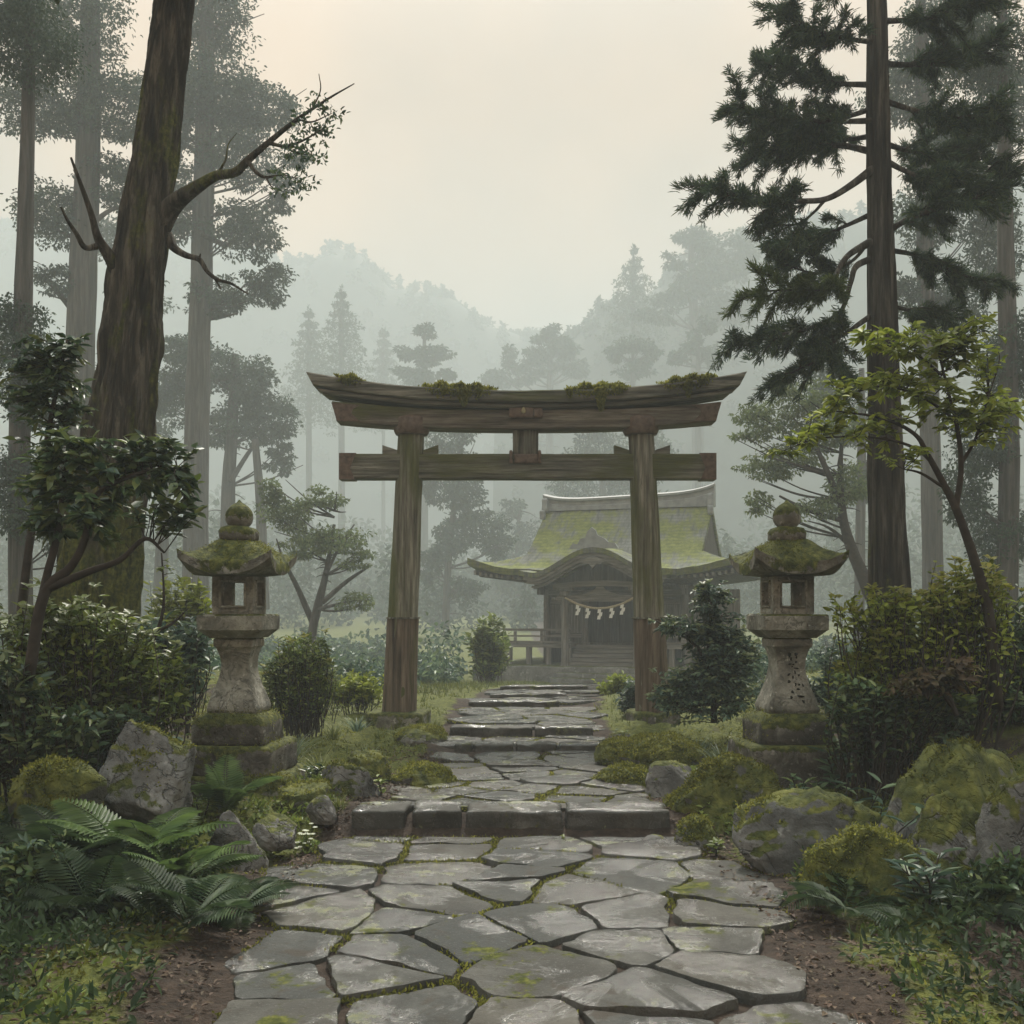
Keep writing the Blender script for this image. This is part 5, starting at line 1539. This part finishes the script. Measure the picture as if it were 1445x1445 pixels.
# ------------------------------------------------------------------ shrubs, saplings and ferns near the path
def shrub(label, d, base, blobs, seed, mat, leaf, tips=70, per=12, name='shrub', cat='shrub', group=None, stems=(), dd=None, wr=.5, sm='twig', base_d=None, droop=.2, core=0.0, start=.3, pale=None, pk=.5):
    """stems: explicit limbs in photo rows; blobs: (px, py, rx, ry) where the twigs end."""
    r = np.random.default_rng(seed)
    b = base_of(base, base_d or d)
    T = thing(name, label, cat, b, 0, group)
    mbs, mbl, mbp = MB(), MB(), MB()
    roots = []
    for st in stems:
        q = trunk_px(mbs, [(p[0], p[1], d + (p[3] if len(p) > 3 else 0), p[2]) for p in st], 8, .08, .03, seed, 5)
        roots.append(q[:, :3])
    if roots: RT = np.vstack(roots)
    tot = sum(x[2] * x[3] for x in blobs)
    P, A, N = [], [], []
    for (px, py, rx, ry) in blobs:
        c, rad = blob_px(px, py, rx, ry, d, dd)
        for _ in range(max(3, int(tips * rx * ry / tot))):
            u = unit(r.normal(size=3)) * r.uniform(.1, 1) ** .45 * (r.uniform(1.15, 1.65) if r.random() < .26 else 1)
            tip = c + u * rad
            gz_ = float(ground_z([tip[0]], [tip[1]])[0])
            tip[2] = max(tip[2], gz_ + leaf * .5)
            if roots:
                dist = np.linalg.norm(RT - tip, axis=1) + np.maximum(0, RT[:, 2] - tip[2]) * .8
                st0 = RT[np.argmin(dist)]
            else:
                st0 = b + np.array([r.normal() * .08, r.normal() * .08, -.02])
                st0[:2] += (tip[:2] - st0[:2]) * r.uniform(.3, .95)
                st0[2] += (tip[2] - st0[2]) * r.uniform(0, .6)
            L = np.linalg.norm(tip - st0)
            mid = (st0 + tip) / 2 + r.normal(size=3) * L * .08 + np.array([0, 0, L * .08])
            tw = spline([st0, mid, tip], 6)
            mbs.tube(tw, np.linspace(.0035 + L * .006, .0018, len(tw)), 5, cap=False)
            t = np.linspace(start, 1.0, per) + r.uniform(-.03, .03, per)
            ii = np.clip(t * (len(tw) - 1), 0, len(tw) - 1.001); i0 = ii.astype(int); f = (ii - i0)[:, None]
            pp = tw[i0] * (1 - f) + tw[i0 + 1] * f
            tg = unit(tip - mid)
            sd = unit(np.cross(tg, (0, 0, 1)) + 1e-6)
            sg = np.where(np.arange(per) % 2, 1, -1)[:, None]
            if pale and u[2] > -.1 and r.random() < pk:
                m5 = 6; a5 = np.arange(m5) * 2.4 + r.uniform(0, 6)
                mbp.leaves(np.repeat(tip[None], m5, 0) + r.normal(size=(m5, 3)) * leaf * .12, np.stack([np.cos(a5), np.sin(a5), r.uniform(.1, .8, m5)], 1), np.array([0, -.3, 1.0]) + r.normal(size=(m5, 3)) * .2, leaf * r.uniform(.6, 1.1, m5), leaf * wr * r.uniform(.8, 1.2, m5), .15)
            P.append(pp); A.append(unit(tg * .6 + sd * sg * .9 + r.normal(size=(per, 3)) * .35 + np.array([0, 0, -droop])))
            N.append(np.array([0, -.25, 1.0]) + r.normal(size=(per, 3)) * .4)
    P, A, N = np.vstack(P), np.vstack(A), np.vstack(N)
    mbl.leaves(P, A, N, leaf * r.uniform(.5, 1.35, len(P)), leaf * wr * r.uniform(.5, 1.2, len(P)), .18)
    if core:
        for (px, py, rx, ry) in blobs:
            c, rad = blob_px(px, py, rx * .8, ry * .8, d, dd)
            c[2] = max(c[2], b[2] + rad[2] * .6)
            clump(mbl, c + np.array([0, rad[1] * .2, -rad[2] * .1]), rad, int(core * rx * ry / 6), leaf, leaf * wr, r)
    obj('stems', mbs, M[sm], T, world=True)
    obj('foliage', mbl, M[mat], T, world=True)
    if pale: obj('young_leaves', mbp, M[pale], T, world=True)
    return T

shrub('dark glossy broad leaved shrub reaching over the great leaning trunk', 8.6, 70, [(110, 650, 55, 45), (190, 660, 65, 42), (255, 690, 42, 42), (120, 715, 60, 40), (220, 625, 45, 18), (270, 720, 26, 20), (60, 690, 50, 60)], 201, 'leaf_dark', .135, 150, 12, pale='leaf_olive', pk=.35,
      stems=[[(40, 960, 9), (62, 840, 8), (100, 800, 6), (120, 760, 5), (135, 700, 4), (190, 670, 3), (250, 660, 1.5)], [(68, 830, 7), (130, 805, 5), (170, 790, 4), (205, 760, 3), (232, 780, 1.5)], [(44, 950, 6), (60, 840, 6), (82, 750, 5), (90, 680, 4), (100, 620, 2)]], dd=40, base_d=8.5)
shrub('loose leafy shrub top at the left edge, high beside the great trunk', 9.6, 30, [(95, 495, 32, 30), (85, 555, 40, 40), (110, 590, 24, 26), (40, 540, 50, 60)], 202, 'leaf_dark', .11, 110, 12, stems=[[(20, 950, 8), (40, 780, 6), (60, 660, 5), (78, 560, 3), (95, 480, 1.5)]], dd=30)
shrub('low sprawling bush of pale tipped oval leaves, above the big leaning boulder', 9.3, 140, [(110, 890, 55, 48), (170, 920, 60, 45), (215, 945, 48, 32), (90, 960, 50, 42), (235, 985, 34, 18), (180, 985, 60, 30), (60, 900, 60, 60)], 203, 'leaf_olive', .095, 420, 13, dd=50, core=.5, pale='leaf_pale', pk=.6)
shrub('bare thin branching sapling behind the low bush, left of the left lantern', 9.9, 190, [(232, 800, 10, 14), (258, 860, 10, 8)], 204, 'leaf_olive', .06, 12, 3, 'sapling', 'sapling', stems=[[(185, 945, 4), (205, 915, 3.4), (222, 890, 3), (230, 860, 2.4), (231, 830, 1.8), (228, 780, 1.2)], [(224, 890, 2.4), (243, 880, 2), (258, 866, 1.2), (266, 858, .8)], [(190, 945, 3), (215, 925, 2), (235, 918, 1)]], dd=15)
shrub('yellow green bush in mist just left of the left lantern', 17, 252, [(255, 835, 36, 28), (235, 870, 36, 28), (280, 860, 24, 26)], 205, 'leaf_yellow', .15, 90, 12, dd=30, core=.5)
shrub('dark bluish bush between the sapling and the left lantern', 12, 255, [(240, 910, 40, 28), (270, 900, 26, 30), (215, 900, 30, 30)], 206, 'leaf_blue', .13, 110, 12, dd=30, core=.6)
shrub('rounded dark bush with sunlit olive top, right of the left lantern', 14.4, 425, [(432, 912, 36, 22), (418, 938, 40, 26), (448, 945, 32, 24), (395, 950, 26, 26), (430, 965, 40, 20)], 207, 'leaf_olive', .085, 380, 13, dd=34, core=.9, pale='leaf_lit', pk=.35)
shrub('low bright yellow green bush left of the left gate pillar', 17.5, 500, [(502, 962, 32, 18), (520, 975, 20, 16), (480, 972, 24, 14)], 208, 'leaf_yellow', .11, 120, 12, dd=24, core=.9)
shrub('small rounded bush standing alone left of the shrine veranda', 31, 690, [(690, 885, 22, 19), (676, 902, 20, 18), (704, 905, 18, 18), (690, 925, 26, 18)], 209, 'leaf_olive', .2, 150, 12, dd=24, core=1.0)
shrub('dark leafy bush with pale upright shoots, in front of the right gate pillar', 13.2, 1005, [(1003, 850, 26, 30), (1010, 905, 44, 36), (960, 885, 34, 16), (1000, 960, 52, 34), (955, 978, 34, 34), (1045, 930, 30, 50), (1030, 985, 40, 24), (935, 985, 18, 22)], 210, 'leaf_blue', .085, 560, 13, dd=36, core=1.0, pale='leaf_pale', pk=.75,
      stems=[[(1008, 1020, 5), (1006, 960, 4), (1000, 920, 3), (1003, 850, 1.5)], [(1004, 945, 3), (985, 915, 2.4), (955, 890, 1.6), (925, 876, 1)]])
shrub('low dark bush at the left foot of the right gate pillar', 17.2, 888, [(888, 985, 18, 18), (896, 968, 12, 12)], 211, 'leaf_blue', .1, 70, 11, dd=18, core=1.0)
shrub('low pale yellow bush on the mound right of the path before the shrine', 22, 876, [(878, 962, 26, 12), (865, 972, 24, 10)], 212, 'leaf_yellow', .13, 70, 11, dd=20, core=.8)
shrub('yellow green sapling with long curved stems, leaning in from the right edge', 9.6, 1400, [(1300, 485, 90, 26), (1235, 545, 70, 26), (1185, 575, 44, 18), (1210, 600, 80, 16), (1150, 618, 50, 9), (1320, 560, 54, 46), (1375, 490, 50, 44), (1122, 634, 26, 7), (1260, 640, 46, 12), (1390, 580, 50, 50), (1220, 480, 30, 14)], 213, 'leaf_yellow', .10, 270, 11, 'sapling', 'sapling',
      stems=[[(1408, 1000, 9), (1394, 860, 8), (1375, 790, 7), (1352, 725, 6), (1330, 680, 5), (1308, 640, 4), (1290, 612, 3), (1245, 590, 2), (1180, 580, 1)], [(1348, 720, 5), (1356, 665, 4), (1352, 610, 3.2), (1340, 560, 2.4), (1325, 500, 1.5)], [(1345, 590, 2.4), (1300, 560, 2), (1245, 545, 1.4), (1190, 560, .8)], [(1330, 530, 2), (1290, 500, 1.4), (1225, 480, .7)], [(1318, 655, 3), (1290, 632, 2.4), (1240, 618, 1.6), (1160, 618, 1), (1105, 636, .5)], [(1356, 655, 3), (1376, 620, 2.2), (1395, 560, 1.2)], [(1335, 690, 2.5), (1300, 668, 2), (1275, 662, 1)]], dd=60)
shrub('bushy yellow leaved shrub over the biggest boulder, right of the dark pine trunk foot', 9.8, 1290, [(1240, 850, 44, 22), (1300, 870, 56, 40), (1345, 850, 40, 44), (1255, 905, 44, 34), (1215, 945, 36, 34), (1390, 840, 40, 60), (1195, 865, 26, 10)], 214, 'leaf_yellow', .085, 430, 13, dd=44, core=.5, pale='leaf_lit', pk=.6)
shrub('rusty brown twiggy shrub under the yellow shrub at the right', 9.2, 1330, [(1310, 962, 40, 18), (1350, 950, 34, 26), (1270, 972, 30, 14)], 215, 'leaf_brown', .08, 80, 11, dd=36, core=.2, stems=[[(1350, 1010, 4), (1335, 960, 3), (1345, 900, 1.5)], [(1345, 1000, 3), (1310, 950, 2), (1290, 920, 1)]])
shrub('dark low bush filling the foot of the yellow leaved shrub, beside the right lantern', 9.5, 1230, [(1215, 975, 30, 22), (1260, 990, 40, 26), (1330, 1000, 44, 24), (1190, 1000, 20, 18)], 219, 'leaf_dark', .09, 240, 12, dd=34, core=.6, pale='leaf_olive', pk=.3)
shrub('dark undergrowth bush behind the mossy boulder at the left edge', 8.9, 120, [(100, 1060, 50, 30), (180, 1010, 34, 18), (60, 1090, 40, 30)], 220, 'leaf_dark', .085, 200, 12, dd=34, core=.6)
shrub('dark leafy bush low in the bottom left corner', 6.9, 60, [(50, 1230, 60, 50), (100, 1290, 60, 40)], 221, 'leaf_dark', .085, 200, 12, dd=34, core=.5)
shrub('dark leafy bush low in the bottom right corner', 6.6, 1400, [(1390, 1330, 60, 40), (1440, 1280, 50, 60)], 222, 'leaf_dark', .085, 200, 12, dd=34, core=.5)
shrub('dark green bush filling the gap behind the right lantern', 14.5, 1190, [(1185, 930, 30, 30), (1170, 970, 36, 26), (1075, 960, 20, 30), (1195, 985, 30, 20)], 216, 'leaf_blue', .1, 160, 12, dd=30, core=.8)
shrub('dark bush at the lower left edge behind the ferns', 8.6, 40, [(50, 1040, 60, 40), (110, 1020, 34, 30), (10, 980, 60, 60)], 217, 'leaf_dark', .1, 160, 12, dd=40, core=.5)
shrub('dark bush at the right edge above the biggest boulder', 10.5, 1430, [(1410, 980, 50, 50), (1440, 900, 50, 60)], 218, 'leaf_dark', .1, 150, 12, dd=40, core=.5)

def frond_mesh(L, seed, pairs=22, wid=.27, curl=.55):
    r = np.random.default_rng(seed)
    t = np.linspace(0, 1, 18)
    rib = np.stack([L * t * (1 - .12 * t), 0 * t, L * (.62 * t - curl * t * t)], 1)
    mb = MB(); mb.tube(rib, np.linspace(.006, .0015, 18) * L * 1.6, 5, cap=False)
    P, A, N, LL = [], [], [], []
    for k in range(pairs):
        f = .16 + .82 * k / (pairs - 1)
        i = f * 17; i0 = min(16, int(i)); p = rib[i0] + (rib[i0 + 1] - rib[i0]) * (i - i0)
        tg = unit(rib[i0 + 1] - rib[i0])
        ln = L * wid * (math.sin(math.pi * min(1, (f * .86 + .10))) ** .8) * r.uniform(.9, 1.1)
        for s in (-1, 1):
            P.append(p); A.append(tg * .45 + np.array([0, s, -.12])); N.append(np.cross(tg, (0, 1, 0)) * -1 + np.array([0, 0, .2])); LL.append(ln)
    LL = np.array(LL)
    N = np.array(N); N[:, 2] = np.abs(N[:, 2])
    mb.leaves(P, np.array(A), N, LL, LL * .17 + .004, .12, .6)
    return mb.mesh('frond')
FR = [frond_mesh(1.0, 400 + i, curl=c) for i, c in enumerate((.42, .55, .68, .5))]
for m_ in FR: m_.materials.append(M['fern'])
FRB = [m_.copy() for m_ in FR]
for m_ in FRB: m_.materials.clear(); m_.materials.append(M['fern_dark'])
def fern(label, px, py, d, size, n, seed, lean=(0, 0), dark=False, arc=(0, 360), group='ferns by the path', up=0.0):
    r = np.random.default_rng(seed)
    p = at(px, py, d); b = base_of(px, d); z = b[2]
    T = thing('fern', label, 'fern', (p[0], d, z - .02), 0, group)
    ms = FRB if dark else FR
    for i in range(n):
        o = bpy.data.objects.new('frond', ms[int(r.integers(0, 4))]); COL.objects.link(o); o.parent = T
        a = R(arc[0] + (arc[1] - arc[0]) * (i + r.uniform(.1, .9)) / n)
        s = size * r.uniform(.75, 1.15)
        o.scale = (s, s * r.uniform(.9, 1.1), s)
        o.rotation_euler = (r.uniform(-.25, .25), -up - r.uniform(-.12, .42), a)
    return T
fern('large pale green fern in front of the big leaning boulder', 196, 1200, 7.6, .85, 11, 1, up=.45)
fern('broad fern with drooping fronds at the lower left, nearest the path', 252, 1245, 7.2, .7, 10, 2, arc=(150, 400), up=.3)
fern('dark feathery fern beside the mossy boulder at the left edge', 110, 1200, 7.4, .75, 10, 3, dark=True, up=.4)
fern('small upright olive fern growing against the base of the left lantern', 318, 1118, 9.1, .58, 9, 4, up=.6)
fern('dark fern low in the lower left corner', 130, 1300, 6.7, .7, 10, 5, dark=True, up=.3)
fern('dark spreading fern below the broad fern at the lower left', 265, 1340, 6.2, .6, 10, 6, dark=True, up=.25)
fern('arching yellow green fern left of the left lantern base', 255, 985, 10.6, .55, 10, 7, up=.5)
fern('dark fern between the ferns and the soil at the lower left, closest to the path', 330, 1290, 6.6, .5, 9, 9, dark=True)
fern('dim fern under the mossy mound at the lower right', 1190, 1330, 6.6, .5, 9, 10, dark=True)
fern('dim fern at the lower right corner below the biggest boulder', 1400, 1310, 6.6, .55, 9, 8, dark=True)

def broadleaf(label, px, d, n, L, wr, seed, h=.3, mat='leaf_dark', up=.5, name='leafy_plant'):
    """rosettes of lance leaves on a few stems"""
    r = np.random.default_rng(seed)
    b = base_of(px, d); T = thing(name, label, 'plant', b)
    mbs, mbl = MB(), MB()
    for k in range(max(1, n // 8)):
        tip = b + np.array([r.normal() * h * .4, r.normal() * h * .3, h * r.uniform(.6, 1.2)])
        tw = spline([b - np.array([0, 0, .05]), (b + tip) / 2 + r.normal(size=3) * .03, tip], 6); mbs.tube(tw, np.linspace(.008, .004, len(tw)), 5)
        m = 8 + int(r.integers(0, 4)); f = np.linspace(.25, 1, m); pp = tw[(f * (len(tw) - 1)).astype(int)]
        a = r.uniform(0, 6) + np.arange(m) * 2.4
        A = np.stack([np.cos(a), np.sin(a), up * r.uniform(.2, 1.2, m)], 1)
        mbl.leaves(pp, A, np.array([0, 0, 1.0]) + r.normal(size=(m, 3)) * .15, L * r.uniform(.7, 1.2, m), L * wr * r.uniform(.8, 1.2, m), .22, .58)
    obj('stems', mbs, M['twig'], T, world=True); obj('leaves', mbl, M[mat], T, world=True)
broadleaf('upright plant with long pale edged leaves, in front of the right lantern base', 1165, 8.85, 32, .17, .36, 1, .42, 'leaf_blue')
broadleaf('low dark leafy plant between the grey boulder and the mossy ledge', 1075, 8.75, 24, .15, .3, 2, .2, 'leaf_blue')
broadleaf('small rosette of narrow leaves on top of the mossy mound, lower right', 1212, 7.45, 10, .2, .22, 3, .42, 'leaf_blue')
broadleaf('dark strappy plant behind the right lantern base', 1195, 9.8, 40, .2, .28, 4, .35, 'leaf_blue')
broadleaf('broad leaved plant at the left edge above the mossy boulder', 95, 8.5, 24, .26, .26, 5, .3, 'leaf_blue', 1.0)
broadleaf('small leafy plant at the mossy foot of the right boulder', 1010, 8.3, 16, .08, .5, 6, .1, 'leaf_olive')
broadleaf('little clump of green leaves growing under the middle of the nearest step', 795, 8.75, 14, .06, .5, 7, .05, 'leaf_olive')
broadleaf('leafy sprig beside the corner block of the left lantern', 410, 9.4, 16, .07, .55, 8, .12, 'leaf_olive')
def sedge(label, px, d, n, L, seed, mat='sedge', w=.011, spread=.55, name='grass_clump'):
    r = np.random.default_rng(seed); b = base_of(px, d)
    a = r.uniform(0, 6.283, n)
    o2 = np.stack([np.cos(a), np.sin(a), 0 * a], 1)
    P = b + o2 * r.uniform(0, .07, n)[:, None] - np.array([0, 0, .02])
    A = o2 * r.uniform(.05, spread, n)[:, None] + np.array([0, 0, 1.0])
    l = L * r.uniform(.6, 1.1, n)
    mb = MB(); mb.blades(P, A, o2 * r.uniform(.1, .55, n)[:, None] + np.array([0, 0, -.35]), l, w * r.uniform(.7, 1.3, n), 5)
    o = obj(name, mb, M[mat], base=b); tag(o, label, 'grass', 'grass clumps')
sedge('tall pale arching grass clump left of the right lantern', 1022, 11.2, 60, .62, 1, w=.016)
sedge('short grass clump on the moss beside the right lantern base', 1010, 10.6, 40, .34, 2)
sedge('grass clump with long blades behind the left lantern base', 412, 11.6, 80, .5, 3)
sedge('second spiky grass clump between the left lantern and the stones', 452, 11.3, 60, .42, 4, 'grass')
sedge('dark spiky clump left of the left gate pillar base', 505, 15.4, 70, .42, 5, 'leaf_blue', .018)
sedge('sprawling clump of dark blades over the biggest boulder at the right', 1315, 8.9, 60, .62, 6, 'leaf_blue', .018, .9)
sedge('dark grass clump behind the ferns at the left edge', 70, 8.7, 50, .5, 7, 'leaf_blue', .02, .8)
sedge('low grass clump against the mossy stone in the lawn', 470, 10.9, 40, .3, 8, 'grass')
sedge('grass clump at the right foot of the left gate pillar', 612, 16.2, 50, .28, 9, 'grass')
sedge('grass tuft by the left end of the second step', 585, 13.8, 40, .22, 10, 'grass')
for k_, (lab, px, dd_, n_, L_, wr_, h_, mt) in enumerate([
    ('dense low plant with glossy leaves at the right foot of the left lantern', 448, 10.3, 40, .1, .45, .2, 'leaf_dark'),
    ('leafy plant crowding the left side of the left lantern base', 232, 9.9, 48, .14, .35, .4, 'leaf_blue'),
    ('pale leafed plant between the left boulder and the left lantern', 285, 9.1, 24, .1, .42, .25, 'leaf_olive'),
    ('big strappy leaved plant between the right lantern and the biggest boulder', 1205, 8.9, 56, .2, .24, .5, 'leaf_blue'),
    ('dark leafed plant behind the large grey boulder at the right', 1130, 9.3, 40, .13, .36, .3, 'leaf_dark'),
    ('low leafy plant under the biggest boulder near the mossy mound', 1185, 7.9, 30, .13, .34, .2, 'leaf_blue'),
    ('leafy plant on the mossy ledge in front of the pointed rock', 985, 9.0, 18, .08, .45, .14, 'leaf_olive'),
    ('weedy plant by the pale stone with a mossy top', 540, 10.0, 18, .08, .45, .14, 'leaf_olive'),
    ('leafy weed at the right edge of the path by the third step', 872, 14.0, 20, .09, .45, .16, 'leaf_olive'),
    ('dark leafy plant at the lower right corner in front of the rocks', 1310, 6.5, 40, .18, .28, .3, 'leaf_blue'),
    ('dark leafy plant at the lower left between the two dark ferns', 190, 6.5, 30, .16, .3, .25, 'leaf_dark')]):
    broadleaf(lab, px, dd_, n_, L_, wr_, 60 + k_, h_, mt)
for k_, (lab, px, dd_, n_, L_) in enumerate([
    ('fine grass clump in the lawn behind the half buried stone', 520, 12.2, 60, .36), ('grass clump with bent blades left of the left gate pillar stone', 470, 14.2, 70, .4),
    ('grass clump on the right verge by the second step', 900, 12.4, 60, .32), ('tall grass clump behind the mossy ledge at the right', 955, 11.9, 60, .42),
    ('wispy grass at the right foot of the pointed rock', 1000, 10.0, 40, .28), ('grass tuft at the corner of the left lantern steps', 398, 9.9, 40, .26),
    ('grass clump beside the dark bush near the right gate pillar', 985, 12.6, 60, .4), ('grass on the verge left of the nearest step', 478, 9.35, 36, .2)]):
    sedge(lab, px, dd_, n_, L_, 80 + k_, 'grass' if k_ % 2 else 'sedge')
# white flowers
b = base_of(434, 8.55)
T = thing('white_flowers', 'cluster of tiny white flowers by the soil, right of the low grey stone', 'flowers', b)
r = np.random.default_rng(9); mbs, mbl, mbf = MB(), MB(), MB()
for _ in range(20):
    tip = b + np.array([r.normal() * .07, r.normal() * .07, r.uniform(.06, .2)])
    mbs.tube([b + (tip - b) * .1 * np.array([1, 1, 0]), (b + tip) / 2, tip], [.003, .003, .002], 4)
    a = np.arange(5) * 1.2566
    mbf.leaves(np.repeat(tip[None], 5, 0), np.stack([np.cos(a), np.sin(a), .25 + 0 * a], 1), np.tile([0, -.6, 1.0], (5, 1)), .022, .02)
clump(mbl, b + np.array([0, 0, .06]), (.12, .1, .05), 90, .05, .03, r)
obj('stems', mbs, M['grass'], T, world=True); obj('leaves', mbl, M['leaf_olive'], T, world=True); obj('blossoms', mbf, M['petal'], T, world=True)

# ------------------------------------------------------------------ ground cover
r = np.random.default_rng(21)
def scatter(n, y0, y1, xm, inner=1.08):
    y = y0 + (y1 - y0) * r.uniform(0, 1, n) ** 1.3; x = r.uniform(-xm, xm, n) + np.interp(y, PXC[:, 0], PXC[:, 1])
    q = np.abs(x - np.interp(y, PXC[:, 0], PXC[:, 1])) / np.interp(y, PHW[:, 0], PHW[:, 1])
    nn = fbm(np.stack([x * .9, y * .9, 0 * x], -1), 3, 31)
    k = (q > inner + r.uniform(0, .35, n)) & (nn > r.uniform(-.9, .35, n))
    return x[k], y[k]
mb = MB()
x, y = scatter(26000, 3.6, 15, 4.6)
k = (np.abs(x) < 2.5) | (y > 8.6)
x, y = x[k], y[k]
z = ground_z(x, y)
n = len(x)
for _ in range(3):
    P = np.stack([x + r.normal(size=n) * .02, y + r.normal(size=n) * .02, z - .006], -1)
    mb.leaves(P, r.normal(size=(n, 3)) * .7 + np.array([0, 0, .8]), r.normal(size=(n, 3)) + np.array([0, -.3, .6]), r.uniform(.015, .045, n), r.uniform(.009, .02, n))
jp = []
for pl in OUT:
    cj = pl.mean(0)
    if cj[1] > 20: continue
    for q in pl[::1]:
        if fbm([[q[0] * 1.3, q[1] * 1.3, 5]], 2, 77)[0] > -.15: jp.append(cj + (q - cj) * 1.05)
jp = np.array(jp)
for _ in range(7):
    m_ = len(jp); P = np.column_stack([jp + r.normal(size=(m_, 2)) * .022, np.interp(jp[:, 1], PROF[:, 0], PROF[:, 1]) - .012])
    mb.leaves(P, r.normal(size=(m_, 3)) * .7 + np.array([0, 0, .8]), r.normal(size=(m_, 3)) + np.array([0, -.3, .6]), r.uniform(.014, .036, m_), r.uniform(.008, .018, m_))
o = obj('moss', mb, M['mossleaf']); tag(o, kind='stuff', label='moss cushions covering the ground and the joints of the path')
mb = MB()
x, y = scatter(14000, 9.5, 40, 6.5, 1.1)
k = np.minimum(np.hypot(x + 1.75, y - 16.2), np.hypot(x - 2.19, y - 16.2)) > .75
x, y = x[k], y[k]
z = ground_z(x, y); n = len(x)
for _ in range(4):
    P = np.stack([x + r.normal(size=n) * .03, y + r.normal(size=n) * .03, z - .01], -1)
    L = r.uniform(.05, .14, n) * np.clip(y / 16, .7, 1.6)
    mb.blades(P, r.normal(size=(n, 3)) * .35 + np.array([0, 0, 1.0]), r.normal(size=(n, 3)) * .3 + np.array([0, 0, -.3]), L, .009 * np.clip(y / 12, .8, 2.4), 2)
o = obj('grass', mb, M['grass']); tag(o, kind='stuff', label='short yellow green grass beside the path')
mb = MB()
n = 7000
y = r.uniform(3.4, 13, n); sgn = r.choice([-1, 1], n)
x = np.interp(y, PXC[:, 0], PXC[:, 1]) + sgn * np.interp(y, PHW[:, 0], PHW[:, 1]) * (.9 + np.abs(r.normal(size=n)) * .55)
P = np.stack([x, y, ground_z(x, y) + .012 + .02 * (np.abs(x - path_x(y)) < path_hw(y))], -1)
mb.leaves(P, r.normal(size=(n, 3)) * np.array([1, 1, .15]), r.normal(size=(n, 3)) * .25 + np.array([0, 0, 1.0]), r.uniform(.02, .055, n), r.uniform(.012, .03, n))
o = obj('fallen_leaves', mb, M['litter']); tag(o, kind='stuff', label='brown fallen leaves on the soil beside the path')
mb = MB()
for _ in range(1000):
    yy = r.uniform(4.5, 11.5); s = r.choice([-1, 1]); xx = s * (np.interp(yy, PHW[:, 0], PHW[:, 1]) + .35 + abs(r.normal()) * .9)
    if yy < 7.2 and r.random() < .85: continue
    if abs(xx) > 4.5 or (abs(abs(xx) - 2.7) < .7 and 9.6 < yy < 11.3): continue
    z_ = float(ground_z([xx], [yy])[0])
    clump(mb, (xx, yy, z_ + .02), (.09, .09, .045), 20, r.uniform(.035, .08), r.uniform(.02, .04), r, -.2, 1.2)
o = obj('ground_plants', mb, M['leaf_olive']); tag(o, kind='stuff', label='small creeping plants on the mossy soil')

mb = MB()
for _ in range(900):
    yy = r.uniform(3.6, 8.3); s = r.choice([-1, 1]); xx = s * (1.75 + r.uniform(0, 1) ** .7 * 2.6 + (.35 if yy > 7 else 0))
    z_ = float(ground_z([xx], [yy])[0])
    h_ = r.uniform(.03, .12) * (1 + max(0, abs(xx) - 2.2) * .5)
    clump(mb, (xx, yy, z_ + h_ * .6), (.12, .12, h_), 22, r.uniform(.04, .1), r.uniform(.018, .04), r, -.2, 1.2)
o = obj('low_plants', mb, M['fern_dark']); tag(o, kind='stuff', label='dark low plants covering the soil in the near corners')

# ------------------------------------------------------------------ haze
top_z = max((o.matrix_world @ Vector(c)).z if False else c[2] + o.location.z for o in sc.objects if o.type == 'MESH' for c in o.bound_box)
mb = MB(); mb.box(-600, 600, -70, 660, -6, top_z + 1.5)
hz = obj('haze', mb, None, smooth=False)
hm = bpy.data.materials.new('haze'); hm.use_nodes = True
ht = hm.node_tree; ht.nodes.clear()
ho = ht.nodes.new('ShaderNodeOutputMaterial'); pv = ht.nodes.new('ShaderNodeVolumePrincipled')
pv.inputs['Color'].default_value = HAZE_COLOR
pv.inputs['Density'].default_value = HAZE_DENSITY
pv.inputs['Anisotropy'].default_value = 0.0
ht.links.new(pv.outputs[0], ho.inputs['Volume'])
hz.data.materials.append(hm)
tag(hz, kind='stuff')
